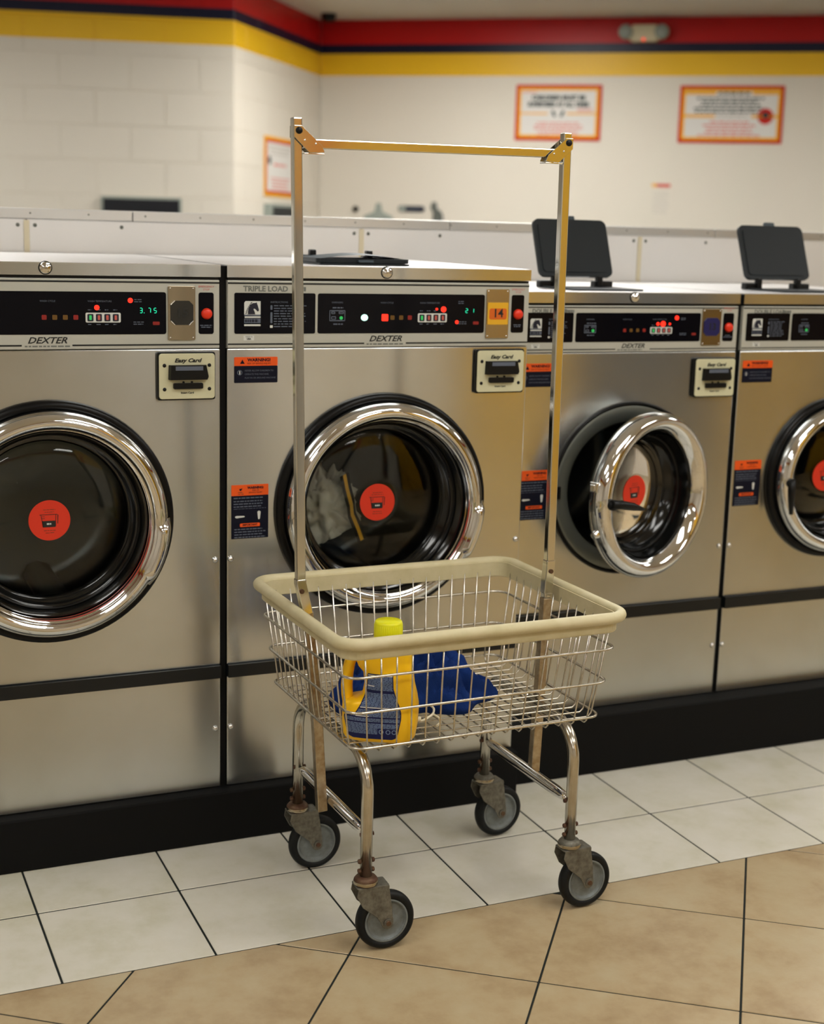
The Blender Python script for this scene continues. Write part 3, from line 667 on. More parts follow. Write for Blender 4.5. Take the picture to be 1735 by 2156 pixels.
    b.add(bk+fr_, [list(range(5)), list(range(9,4,-1))]+[(i, 5+i, 5+(i+1)%5, (i+1)%5) for i in range(5)], 'black'); CR(b, 'reader_head')
    b = MB(); b.box((u_(0.27), yc-0.0132, v_(0.64)), (u_(0.76), yc-0.0122, v_(0.73)), 'dim'); CR(b, 'reader_display')
    b = MB(); b.rrect(u_(0.245), v_(0.225), u_(0.775), v_(0.355), 0.003, yc, 0.006, 'black'); b.disc(u_(0.43), v_(0.37), 0.0025, yc, 0.003, 'black', n=10); b.disc(u_(0.58), v_(0.37), 0.0025, yc, 0.003, 'black', n=10); CR(b, 'card_slot')
    b = MB()
    for u, v in ((0.095,0.74),(0.90,0.74),(0.095,0.215),(0.90,0.215)): b.lathe([(0.0,0.002),(0.003,0.0018),(0.0042,0.0)], 'black', O=(u_(u),yc,v_(v)), A=(0,-1,0), n=12)
    CR(b, 'screws')
    b = MB(); b.text('Easy Card', 0.0115, 'black_ink', (u_(0.51), yc-0.0003, v_(0.845)), shear=0.3, sx=1.25, bold=0.0005); b.text('Insert Card', 0.0062, 'black_ink', (u_(0.50), yc-0.0003, v_(0.135)), bold=0.0002)
    CR(b, 'reader_print', fixn=False)
    # warning labels
    lx0, lz0, lx1, lz1 = labels[0]; y = Y-0.0004; lw, lh = lx1-lx0, lz1-lz0
    b = MB(); b.rrect(lx0, lz0, lx1, lz0+lh*0.66, 0.002, y, 0.0004, 'label_navy', n=2); b.rrect(lx0, lz0+lh*0.66, lx1, lz1, 0.002, y, 0.0004, 'orange', n=2)
    y2 = y-0.0007
    b.text('WARNING!', 0.0095, 'label_navy', (lx0+lw*0.57, y2, lz0+lh*0.88), bold=0.0004, sx=1.1); b.text('RISK OF SERIOUS INJURY', 0.0052, 'label_navy', (lx0+lw*0.57, y2, lz0+lh*0.745), sx=0.95)
    b.prism([(lx0+lw*0.13,lz0+lh*0.74),(lx0+lw*0.24,lz0+lh*0.74),(lx0+lw*0.185,lz0+lh*0.90)], (0,-0.0002,0), 'label_navy', (0,y2,0))
    b.text('NEVER ALLOW CHILDREN TO', 0.0052, 'dim', (lx0+lw*0.24, y2, lz0+lh*0.47), align='LEFT', sx=0.95); b.text('OPERATE THIS MACHINE,', 0.0052, 'dim', (lx0+lw*0.24, y2, lz0+lh*0.33), align='LEFT', sx=0.95); b.text('PLAY IN OR AROUND MACHINE', 0.0052, 'dim', (lx0+lw*0.24, y2, lz0+lh*0.19), align='LEFT', sx=0.95)
    b.disc(lx0+lw*0.125, lz0+lh*0.40, 0.0058, y2, 0.0002, 'dim', n=16); b.disc(lx0+lw*0.125, lz0+lh*0.40, 0.0042, y2-0.0002, 0.0002, 'label_navy', n=16); b.box((lx0+lw*0.115, y2-0.0006, lz0+lh*0.33), (lx0+lw*0.135, y2-0.0004, lz0+lh*0.46), 'white')
    B(b, 'warning_label', fixn=False)
    lx0, lz0, lx1, lz1 = labels[1]; lw, lh = lx1-lx0, lz1-lz0
    b = MB(); b.rrect(lx0, lz0, lx1, lz0+lh*0.80, 0.001, y, 0.0004, 'label_navy', n=1); b.rrect(lx0, lz0+lh*0.80, lx1, lz1, 0.001, y, 0.0004, 'orange', n=1)
    b.text('WARNING:', 0.0075, 'label_navy', (lx0+lw*0.65, y2, lz0+lh*0.94), bold=0.0004); b.text('RISK OF', 0.0045, 'label_navy', (lx0+lw*0.65, y2, lz0+lh*0.89)); b.text('SERIOUS INJURY', 0.0045, 'label_navy', (lx0+lw*0.65, y2, lz0+lh*0.85))
    b.prism([(lx0+lw*0.21,lz0+lh*0.925),(lx0+lw*0.30,lz0+lh*0.935),(lx0+lw*0.25,lz0+lh*0.885),(lx0+lw*0.22,lz0+lh*0.90)], (0,-0.0002,0), 'label_navy', (0,y2,0)); b.lines(lx0+lw*0.18, lx0+lw*0.34, lz0+lh*0.865, 2, 0.004, 0.0014, 'rust', y2)
    b.lines(lx0+lw*0.06, lx1-lw*0.06, lz0+lh*0.765, 1, 0.006, 0.0024, 'dim', y2); b.lines(lx0+lw*0.06, lx1-lw*0.1, lz0+lh*0.705, 3, 0.0062, 0.0022, 'dim', y2)
    b.lines(lx0+lw*0.06, lx1-lw*0.04, lz0+lh*0.56, 1, 0.006, 0.0008, 'dim', y2); b.lines(lx0+lw*0.08, lx1-lw*0.06, lz0+lh*0.185, 4, 0.0062, 0.0022, 'dim', y2)
    b.prism([(lx0+lw*0.10,lz0+lh*0.40),(lx0+lw*0.14,lz0+lh*0.385),(lx0+lw*0.35,lz0+lh*0.40),(lx0+lw*0.36,lz0+lh*0.415),(lx0+lw*0.33,lz0+lh*0.425),(lx0+lw*0.14,lz0+lh*0.43),(lx0+lw*0.10,lz0+lh*0.42)], (0,-0.0002,0), 'white', (0,y2,0))
    b.prism([(lx0+lw*0.70,lz0+lh*0.49),(lx0+lw*0.72,lz0+lh*0.36),(lx0+lw*0.74,lz0+lh*0.345),(lx0+lw*0.77,lz0+lh*0.36),(lx0+lw*0.79,lz0+lh*0.49),(lx0+lw*0.745,lz0+lh*0.51)], (0,-0.0002,0), 'white', (0,y2,0))
    b.rrect(lx0+lw*0.23, lz0+lh*0.22, lx0+lw*0.77, lz0+lh*0.285, 0.002, y2, 0.0002, 'orange'); b.text('IMPORTANT', 0.0062, 'label_navy', (lx0+lw*0.5, y2-0.0005, lz0+lh*0.253), bold=0.0002)
    B(b, 'instruction_label', fixn=False)
    # bolts near the panel edges
    for bx in (x0+0.0085, x1-0.012):
        for bz in wins['bolts']:
            b = MB(); b.lathe([(0.0,0.006),(0.004,0.0055),(0.006,0.003),(0.0072,0.0)], 'chrome', O=(bx,Y,bz), A=(0,-1,0), n=14); B(b, 'bolt')
    # drum behind the opening
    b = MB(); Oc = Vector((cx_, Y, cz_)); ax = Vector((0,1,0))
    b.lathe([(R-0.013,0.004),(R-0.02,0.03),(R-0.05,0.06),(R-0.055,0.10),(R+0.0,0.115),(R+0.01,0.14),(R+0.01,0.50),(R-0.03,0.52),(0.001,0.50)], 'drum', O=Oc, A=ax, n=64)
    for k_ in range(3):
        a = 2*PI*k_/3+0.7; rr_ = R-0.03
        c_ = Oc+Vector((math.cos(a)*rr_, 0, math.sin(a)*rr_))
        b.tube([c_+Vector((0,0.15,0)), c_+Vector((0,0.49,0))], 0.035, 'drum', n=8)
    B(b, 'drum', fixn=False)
    r_in = R-0.063
    if not open_door:
        b = MB(); b.lathe([(R-0.014,0.006),(R-0.002,0.006),(R+0.001,-0.004),(R-0.002,-0.016),(R-0.012,-0.019),(R-0.022,-0.012),(R-0.024,0.0)], 'rubber', O=Oc, A=ax, n=96, closed=True); B(b, 'door_gasket')
        dr = MB(); door_o = None
        hinge = MB(); a0, a1 = -0.62, 0.02; NA = 14; vs = []; fs = []
        for i in range(NA+1):
            a = a0+(a1-a0)*i/NA; e = min(i, NA-i)/2.0; e = min(1, e)
            for rr_, yy_ in ((R-0.050,-0.040),(R-0.044,-0.060*e-0.040*(1-e)),(R-0.028,-0.064*e-0.045*(1-e)),(R-0.016,-0.048*e-0.035*(1-e)),(R-0.015,-0.02)):
                vs.append((cx_+math.cos(a)*rr_, Y+yy_-0.004, cz_+math.sin(a)*rr_))
        for i in range(NA):
            for j_ in range(4): fs.append((i*5+j_, i*5+j_+1, (i+1)*5+j_+1, (i+1)*5+j_))
        hinge.add(vs, fs, 'chrome', True); door = B(hinge, 'door_hinge', fixn=False)
        par = bpy.data.objects.new('door', None); COL.objects.link(par); par.location = Oc; child_keep(par, root)
        ring = door_ring(None, cx_, cz_, R-0.018, r_in, (0,-1,0), Vector((0,-0.006,0)))
        for o in [o for o in COL.objects if o.parent is None and o.name.split('.')[0] in ('door_ring','door_funnel','door_glass','door_sticker')]: o.parent = par
        hb = MB(); hx = -(R-0.042)
        hb.lathe([(0.0,0.016),(0.010,0.015),(0.013,0.010),(0.013,0.0)], 'black', O=(hx,-0.052,0.0), A=(0,-1,0), n=16)
        hb.tube([(hx,-0.062,0.012),(hx,-0.066,-0.02),(hx+0.002,-0.066,-0.085)], [0.010,0.009,0.006], 'black', n=10)
        o = hb.build('door_handle', par)
    else:
        # exposed flange and door swung open on its right hand hinge
        b = MB(); b.lathe([(R-0.012,0.006),(R+0.001,0.004),(R+0.002,-0.006),(R-0.004,-0.010),(R-0.008,-0.004)], 'rubber', O=Oc, A=ax, n=96); B(b, 'door_gasket', fixn=False)
        b = MB(); b.lathe([(R-0.008,-0.004),(R-0.014,-0.007),(R-0.046,0.004),(R-0.052,0.010)], 'tub_grey', O=Oc, A=ax, n=96); B(b, 'tub_flange', fixn=False)
        b = MB(); b.lathe([(R-0.052,0.010),(R-0.056,0.012),(R-0.058,0.03),(R-0.062,0.07)], 'rubber', O=Oc, A=ax, n=96); B(b, 'tub_seal', fixn=False)
        b = MB(); b.box((cx_-R+0.008, Y-0.012, cz_-0.018), (cx_-R+0.022, Y-0.004, cz_+0.016), 'black'); B(b, 'latch_strike', bevel=0.002)
        Rd = R-0.012; hx = cx_+Rd-0.014
        th = math.radians(open_door)
        par = bpy.data.objects.new('door', None); COL.objects.link(par)
        par.location = Vector((hx-Rd*math.cos(th)-0.0*math.sin(th), Y-0.020-Rd*math.sin(th), cz_)); par.rotation_euler.z = th
        door_ring(None, 0, 0, Rd, r_in-0.004, (0,-1,0), Vector((0,0,0)))
        for o in [o for o in COL.objects if o.parent is None and o.name.split('.')[0] in ('door_ring','door_funnel','door_glass','door_sticker')]: o.parent = par
        hb = MB(); q = -(Rd-0.030)
        hb.lathe([(0.0,0.020),(0.011,0.018),(0.014,0.012),(0.014,0.0)], 'black', O=(q,-0.048,0.0), A=(0,-1,0), n=16)
        hb.tube([(q-0.012,-0.062,0.004),(q+0.02,-0.066,0.0),(q+0.06,-0.072,-0.008),(q+0.096,-0.076,-0.018)], [0.011,0.0115,0.010,0.004], 'black', n=12)
        hb.build('door_handle', par)
        hb = MB(); hb.box((-Rd-0.004,-0.030,0.030), (-Rd+0.006,-0.006,0.055), 'chrome'); hb.box((-Rd-0.010,-0.026,0.034), (-Rd+0.002,-0.012,0.050), 'chrome')
        hb.lathe([(0.0,0.014),(0.009,0.012),(0.012,0.0)], 'chrome', O=(-Rd*0.93,-0.02,-Rd*0.36), A=(-1,0,-0.3), n=14); hb.build('door_latch', par, bevel=0.002)
        m_ = par.matrix_world
        bpy.context.view_layer.update(); par.parent = root; par.matrix_parent_inverse = Matrix.Translation(-root.location)
        b = MB(); b.tube([(hx+0.008, Y-0.018, cz_-0.07), (hx+0.008, Y-0.018, cz_+0.07)], 0.010, 'chrome', n=14); b.box((hx-0.004, Y-0.02, cz_-0.05), (hx+0.02, Y-0.001, cz_+0.05), 'chrome'); B(b, 'door_hinge', bevel=0.002)
    # soap hopper lid on top
    if hopper:
        hx0, hy0, wd, dp, ang = hopper
        base = MB(); base.rrect(0.004, -0.004, wd-0.004, dp+0.010, 0.015, 0, 0.004, 'slate', O=(0,0,0), X=(1,0,0), Y=(0,1,0), N=(0,0,1))
        hp = bpy.data.objects.new('soap_hopper', None); COL.objects.link(hp); hp.location = (hx0, hy0, zt+0.0002)
        o = base.build('hopper_rim'); o.parent = hp
        for u in (0.0, wd-0.058):
            m_ = MB(); m_.box((u, dp+0.006, 0.0), (u+0.058, dp+0.030, 0.019), 'black'); m_.box((u+(0.036 if u == 0 else 0.006), dp-0.002, 0.004), (u+(0.052 if u == 0 else 0.022), dp+0.018, 0.032), 'black')
            o = m_.build('hopper_hinge', bevel=0.003); o.parent = hp
        # lid in its own frame: hinge line at origin, extends +Y when built, then rotated
        l = MB(); pts = rr(0.0, 0.0, wd, dp*1.0, 0.018, 5)
        n_ = len(pts); tp = []; bt = []
        for (u, v) in pts:
            dome = 0.010*math.sin(PI*min(max(u/wd,0),1))
            tp.append((u*0.985+wd*0.0075, v, 0.010+dome*0.6)); bt.append((u, v, 0.0))
        N2 = 10; grid = []; gf = []
        for i in range(N2+1):
            for j in range(N2+1):
                u, v = i/N2, j/N2
                grid.append((0.012+(wd-0.024)*u, 0.012+(dp-0.024)*v, 0.010+0.012*math.sin(PI*u)*math.sin(PI*(0.25+0.5*v))))
        for i in range(N2):
            for j in range(N2): a = i*(N2+1)+j; gf.append((a, a+N2+1, a+N2+2, a+1))
        l.prism(pts, (0,0,0.010), 'slate', (0,0,0), (1,0,0), (0,1,0)); l.add(grid, gf, 'slate2', True)
        l.rrect(0.012, 0.012, wd-0.012, dp-0.012, 0.010, 0, 0.0025, 'slate', O=(0,0,0.0), X=(1,0,0), Y=(0,1,0), N=(0,0,-1))
        l.rrect(wd*0.42, dp-0.003, wd*0.58, dp+0.011, 0.004, 0, 0.005, 'slate2', O=(0,0,0.002), X=(1,0,0), Y=(0,1,0), N=(0,0,1))
        o = l.build('hopper_lid', bevel=0.002, fixn=False); o.parent = hp
        o.location = (0, dp+0.006, 0.030 if ang < 2 else 0.006)
        if ang < 2:                                          # standing open: underside to the front, leaning back
            l_ = PI/2-ang; o.matrix_basis = Matrix(((-1,0,0,wd),(0,math.sin(l_),math.cos(l_),dp+0.006),(0,math.cos(l_),-math.sin(l_),0.030),(0,0,0,1)))
        else: o.rotation_euler = (PI, 0, 0); o.location = (0, dp+0.006, 0.022)
        if ang >= 2:
            # closed: mirror so that the dome faces up
            o.rotation_euler = (0, 0, PI); o.location = (wd, dp+0.008, 0.005)
        hp.parent = root; hp.matrix_parent_inverse = Matrix.Translation(-root.location)
    return root

big = dict(k=1.0, z=(1.1797,1.2697), w1=(0.7335,0.5447), w2=(0.5391,0), bolts=(0.6697,0.268))
def bigw(x0): d = dict(big); d['card'] = (x0+0.6105, x0+0.7345, 1.0395, 1.1385); d['dx'] = x0+0.377; return d
washer('15', -0.7655, 0.75, 0.0, 1.3022, 1.330, 1.1485, 1.2968, 0.1234, (0.392,0.4215), (-0.7655+0.377, 0.777, 0.2645), 0,
       [(-0.749,1.0706,-0.6482,1.1283), (-0.7552,0.715,-0.668,0.8396)], 'TRIPLE LOAD', 'stainless washer numbered 15 showing 3.75 on its display, at the left', bigw(-0.7655), None)
washer('14', 0.0, 0.75, 0.0, 1.3022, 1.330, 1.1485, 1.2968, 0.1234, (0.391,0.4205), (0.377, 0.777, 0.2645), 0,
       [(0.0166,1.0706,0.1173,1.1283), (0.0103,0.715,0.0975,0.8396)], 'TRIPLE LOAD', 'stainless washer numbered 14 with closed door and grey clothes inside, behind the cart', bigw(0.0), (0.252, 0.110, 0.236, 0.165, 3))
sm = dict(k=0.86, z=(1.1472,1.2215), w1=(0.6465,0.5040), w2=(0.4972,0), bolts=(0.5857,0.3016))
def smw(x0): d = dict(sm); d['card'] = (x0+0.527, x0+0.651, 1.0025, 1.1015); d['dx'] = x0+0.335; return d
washer('13', 0.775, 0.66, 0.10, 1.2450, 1.2735, 1.1218, 1.2396, 0.163, (0.4085,0.4405), (1.118, 0.762, 0.2280), 18,
       [(0.787,1.0352,0.885,1.0945), (0.796,0.693,0.884,0.8215)], 'DOUBLE LOAD', 'stainless washer numbered 13 with its round door ajar, right of the cart', smw(0.775), (0.960, 0.17, 0.226, 0.162, 1.20))
washer('12', 1.4485, 0.66, 0.10, 1.2450, 1.2735, 1.1218, 1.2396, 0.163, (0.4085,0.4405), (1.7915, 0.762, 0.2280), 0,
       [(1.4605,1.0352,1.5585,1.0945), (1.4575,0.695,1.5455,0.8215)], 'DOUBLE LOAD', 'stainless washer at the far right edge with open soap lid', smw(1.4485), (1.628, 0.17, 0.226, 0.162, 1.20))
# black fillers and base plinths
for i, (a, c, yy, z0, z1) in enumerate(((-0.0150,-0.0005,0.008,0.12,1.327),(1.4355,1.448,0.108,0.16,1.270))):
    b = MB(); b.box((a, yy, z0), (c, yy+0.7, z1), 'black_matt'); tag(b.build('trim_%d' % (i+3)), kind='structure')
b = MB(); b.box((-2.2,-0.037,0.0), (0.752,0.9,0.1225), 'black_matt'); tag(b.build('baseboard_left', bevel=0.004), kind='structure')
b = MB(); b.box((0.7525,0.036,0.0), (3.4,0.9,0.162), 'black_matt'); tag(b.build('baseboard_right', bevel=0.004), kind='structure')

# ------------------------------------------------------------------ service bulkhead behind the washers
bk = empty('service_bulkhead', (0.6, 0.86, 0.0), 'white panelled bulkhead with aluminium cap running behind the washers', 'bulkhead')
YB = 0.852
edges = [-1.24, -0.298, 0.645, 1.588, 2.53, 3.47]
for i in range(len(edges)-1):
    b = MB(); b.box((edges[i]+0.0015, YB, 0.20), (edges[i+1]-0.0015, YB+0.02, 1.4155), 'enamel'); o = b.build('cover_panel', bevel=0.0015); child_keep(o, bk)
    for sx in ((edges[i]+0.022), (edges[i]+0.25), (edges[i+1]-0.022)):
        m_ = MB(); m_.lathe([(0.0,0.004),(0.003,0.0035),(0.0052,0.0)], 'tub_grey', O=(sx,YB,1.400), A=(0,-1,0), n=12); o = m_.build('screw'); child_keep(o, bk)
for x in edges[1:-1]:
    b = MB(); b.box((x-0.007, YB-0.003, 0.25), (x+0.007, YB-0.0005, 1.413), 'seam'); o = b.build('seam_strip'); child_keep(o, bk)
for i in range(len(edges)-1):
    b = MB(); x0, x1 = edges[i]+0.28, edges[i+1]+0.28
    b.box((x0+0.0008, YB-0.004, 1.4165), (x1-0.0008, YB+0.22, 1.444), 'alu'); o = b.build('cap_rail', bevel=0.002); child_keep(o, bk)
b = MB()
for k in range(30):
    x = -1.2+k*0.152; b.lathe([(0.0,0.0012),(0.0018,0.001),(0.0026,0.0)], 'tub_grey', O=(x,YB-0.0042,1.431), A=(0,-1,0), n=8)
o = b.build('rivets'); o['kind'] = 'stuff'; child_keep(o, bk)
b = MB(); b.box((-1.24, YB+0.021, 0.2), (3.47, YB+0.21, 1.4160), 'enamel'); o = b.build('bulkhead_core'); child_keep(o, bk)

# ------------------------------------------------------------------ laundry cart
CR_ = math.radians(1.35)
cart = empty('laundry_cart', (0.333, -0.426, 0.0), 'wire laundry cart with cream bumper rim, chrome hanging rail and four casters', 'cart', rz=CR_)
def rrp(a, b_, r, n=6, z=0.0):
    return [(p[0], p[1], z) for p in rr(-a, -b_, a, b_, r, n)]
def loft_u(u, z):   # half sizes of the tapered basket at height z
    t = (z-0.442)/(0.650-0.442)
    return 0.273+0.028*t, 0.229+0.0239*t
ZF = 0.440
basket = bpy.data.objects.new('wire_basket', None); COL.objects.link(basket); basket.parent = cart; basket.location = (-0.007, -0.004, 0)
for z in (0.4425, 0.5175, 0.5900):
    a, c = loft_u(0, z); b = MB(); b.tube(rrp(a+0.0045, c+0.0045, 0.03, 6, z), 0.0028, 'wire', n=8, closed=True); b.build('ring_wire', basket)
aT, cT = loft_u(0, 0.655); aB, cB = loft_u(0, 0.442)
NU, NV = 17, 14
for i in range(NU):       # wires running front - floor - back
    k = -1+2*(i+0.5)/NU; xt, xb = k*(aT-0.02), k*(aB-0.012)
    p = [(xt,-cT,0.655),(xb,-cB,0.447),(xb,-cB+0.002,0.436),(xb,-cB+0.010,0.4285),(xb,cB-0.010,0.4285),(xb,cB-0.002,0.436),(xb,cB,0.447),(xt,cT,0.655)]
    b = MB(); b.tube(p, 0.0018, 'wire', n=6, up=(1,0,0)); b.build('wire', basket)
for j in range(NV):       # wires running side - floor - side
    k = -1+2*(j+0.5)/NV; yt, yb = k*(cT-0.02), k*(cB-0.012)
    p = [(-aT,yt,0.655),(-aB,yb,0.447),(-aB+0.002,yb,0.439),(-aB+0.010,yb,0.4322),(aB-0.010,yb,0.4322),(aB-0.002,yb,0.439),(aB,yb,0.447),(aT,yt,0.655)]
    b = MB(); b.tube(p, 0.0018, 'wire', n=6, up=(0,1,0)); b.build('wire', basket)
# vinyl bumper: bead with a skirt
b = MB(); pr = []
for i in range(13):
    a = math.radians(-150+i*300/12*1.0); pr.append((0.0125*math.sin(a*1.0)+0.004, 0.0125*math.cos(a)))
bead = [(0.0058+0.0118*math.cos(t), 0.0006+0.0118*math.sin(t)) for t in [math.radians(v) for v in range(-110, 231, 20)]]
skirt = [(-0.0015,0.002),(-0.008,0.002),(-0.008,-0.031),(-0.006,-0.0325),(-0.003,-0.0325),(-0.0015,-0.030)]
path = rr(-0.313, -0.258, 0.299, 0.258, 0.040, 8); k = len(path); b = MB()
for prof, smooth in ((bead, True), (skirt, False)):
    vs = []; fs = []
    for i, p in enumerate(path):
        t = Vector((path[(i+1)%k][0]-path[i-1][0], path[(i+1)%k][1]-path[i-1][1])).normalized(); n_ = Vector((t.y, -t.x))
        for (u, v) in prof: vs.append((p[0]+n_.x*u, p[1]-0.004+n_.y*u, 0.659+v))
    npf = len(prof)
    for i in range(k):
        for j in range(npf): fs.append((i*npf+j, ((i+1)%k)*npf+j, ((i+1)%k)*npf+(j+1)%npf, i*npf+(j+1)%npf))
    b.add(vs, fs, 'bumper', smooth)
bump = b.build('bumper_rim', cart)
# legs, braces, casters
LX, LY = 0.234, 0.196
def leg(sx, sy):
    p = [(sx*LX, sy*LY, 0.158), (sx*LX, sy*LY, 0.335)]
    R_ = 0.072
    for i in range(1, 9):
        a = PI/2*i/8; p.append((sx*LX, sy*(LY-R_*(1-math.cos(a))), 0.335+R_*math.sin(a)))
    p.append((sx*LX, sy*0.001, 0.335+R_))
    b = MB(); b.tube(p, 0.0122, 'chrome_soft', n=16, up=(1,0,0)); o = b.build('leg', cart)
    for z in (0.172, 0.192):
        for q in (-1, 1):
            m_ = MB(); m_.lathe([(0.0,0.006),(0.004,0.0055),(0.0052,0.0035),(0.0052,0.0)], 'rust', O=(sx*LX+q*0.0118, sy*LY, z), A=(q,0,0), n=8, smooth=False); m_.build('bolt', o)
for sx in (-1, 1):
    for sy in (-1, 1): leg(sx, sy)
for sx in (-1, 1):
    zb = 0.246; x = sx*(LX-0.002)
    p = [(x, -LY+0.012, zb), (x, -LY+0.03, zb), (x, -LY+0.06, zb), (x, 0, zb), (x, LY-0.06, zb), (x, LY-0.03, zb), (x, LY-0.012, zb)]
    b = MB(); b.tube(p, [0.005,0.010,0.0122,0.0122,0.0122,0.010,0.005], 'chrome', n=14, up=(1,0,0)); o = b.build('brace', cart)
    for q in (-1, 1):
        m_ = MB(); m_.tube([(x-0.014, q*(LY-0.004), zb), (x+0.014, q*(LY-0.004), zb)], 0.0045, 'rust', n=8, up=(0,1,0)); m_.build('bolt', o)
def caster(sx, sy, head, rusty):
    """head = world direction of travel of the trailing wheel, radians"""
    h = head-CR_; tr = 0.043      # trail
    o = bpy.data.objects.new('caster', None); COL.objects.link(o); o.parent = cart; o.location = (sx*LX, sy*LY, 0); o.rotation_euler.z = h; o.scale = (0.97, 0.97, 0.97)
    # local: wheel trails along +X; wheel axis = Y
    b = MB(); b.lathe([(0.0125,0.1660),(0.020,0.1645),(0.0245,0.159),(0.0250,0.153),(0.0235,0.148),(0.018,0.146),(0.0,0.146)], 'rust' if rusty else 'galv', n=28); b.lathe([(0.0251,0.157),(0.0262,0.1535),(0.0251,0.150)], 'brass', n=28); b.build('swivel_collar', o)
    b = MB()
    
    for q in (-1, 1):
        side = [(-0.022,0.146),(-0.025,0.130),(-0.012,0.104),(tr-0.024,0.078),(tr-0.0155,0.0640),(tr-0.0125,0.0560),(tr-0.0080,0.0515),(tr,0.0495),(tr+0.0075,0.0515),(tr+0.0115,0.0570),(tr+0.0120,0.0650),(tr+0.0080,0.100),(tr+0.002,0.138),(tr+0.002,0.146)]
        b.prism(side, (0,q*0.0025,0), 'galv', (0,q*0.0185,0), (1,0,0), (0,0,1))
    b.rrect(-0.024, -0.021, tr+0.002, 0.021, 0.004, 0, 0.003, 'galv', n=3, O=(0,0,0.1445), X=(1,0,0), Y=(0,1,0), N=(0,0,1))
    b.build('fork', o, bevel=0.0015)
    b = MB(); b.tube([(tr,-0.026,0.0635),(tr,0.026,0.0635)], 0.0055, 'rust', n=8, up=(0,0,1)); b.tube([(tr,-0.0215,0.0635),(tr,-0.0238,0.0635)], 0.0095, 'galv', n=16, up=(0,0,1)); b.build('axle', o)
    b = MB(); W_ = 0.0145
    b.lathe([(0.0475,-W_+0.002),(0.056,-W_+0.001),(0.0605,-W_+0.004),(0.0630,-W_+0.010),(0.0633,0.0),(0.0630,W_-0.010),(0.0605,W_-0.004),(0.056,W_-0.001),(0.0475,W_-0.002)], 'tyre', O=(tr,0,0.0635), A=(0,1,0), n=56, closed=True); b.build('tyre', o)
    b = MB(); hp_ = [(0.0,0.0135),(0.012,0.0135),(0.016,0.012),(0.022,0.008),(0.036,0.006),(0.0405,0.0075),(0.0425,0.0125),(0.0465,0.0130),(0.0478,0.011)]
    b.lathe([(r, -h_) for r, h_ in hp_], 'hub', O=(tr,0,0.0635), A=(0,1,0), n=56); b.lathe([(r, h_) for r, h_ in hp_], 'hub', O=(tr,0,0.0635), A=(0,1,0), n=56); b.build('hub', o, fixn=False)
    b = MB(); b.lathe([(0.0405,-0.0078),(0.0418,-0.0074),(0.0425,-0.0128)], 'black', O=(tr,0,0.0635), A=(0,1,0), n=48); b.build('hub_groove', o, fixn=False)
caster(-1, -1, math.radians(-2), True); caster(1, -1, math.radians(3), False); caster(-1, 1, math.radians(2), True); caster(1, 1, math.radians(6), False)
# hanging posts (square tube), rail and gusset brackets; built in world space
SQ = 0.0092
def sq(s=SQ): return [(-s,-s),(s,-s),(s,s),(-s,s)]
inv = (Matrix.Translation(cart.location) @ Matrix.Rotation(CR_, 4, 'Z')).inverted()
def wchild(mb, name, par=cart, **k):
    o = mb.build(name, None, **k); o.parent = par; o.matrix_parent_inverse = inv; return o
posts = {'l': [(0.0806,-0.43,0.222),(0.0690,-0.43,0.400),(0.0570,-0.43,0.540),(0.0435,-0.43,0.655),(0.0285,-0.43,0.715),(0.0108,-0.43,1.6175)],
         'r': [(0.5800,-0.43,0.232),(0.5870,-0.43,0.450),(0.5920,-0.43,0.640),(0.5960,-0.43,0.70),(0.5905,-0.43,1.6190)]}
for s_, P in posts.items():
    low = [p for p in P if p[2] <= 0.66]; up_ = [P[-3] if s_ == 'l' else P[-3]] + P[-2:]
    b = MB(); b.tube(low, 1, 'worn_steel', prof=sq(0.0102), up=(0,1,0)); wchild(b, 'lower_post', bevel=0.002)
    b = MB(); b.tube(up_, 1, 'post', prof=sq(), up=(0,1,0)); wchild(b, 'hanging_post', bevel=0.0022)
    q = up_[1]; b = MB(); b.tube([(low[-1][0],q[1],0.650),(q[0],q[1],0.715),(q[0]-0.0002,q[1],0.724)], 1, 'post', prof=sq(0.0104), up=(0,1,0)); wchild(b, 'sleeve', bevel=0.002)
    b = MB(); sx = -1 if s_ == 'r' else 1; b.tube([(q[0], -0.4428, 0.700), (q[0], -0.4402, 0.700)], 0.005, 'rust', n=10, up=(0,0,1)); wchild(b, 'sleeve_screw')
b = MB(); b.tube([(0.022,-0.43,1.5705),(0.582,-0.43,1.5770)], 1, 'post', prof=sq(0.0088), up=(0,1,0)); wchild(b, 'hanging_rail', bevel=0.002)
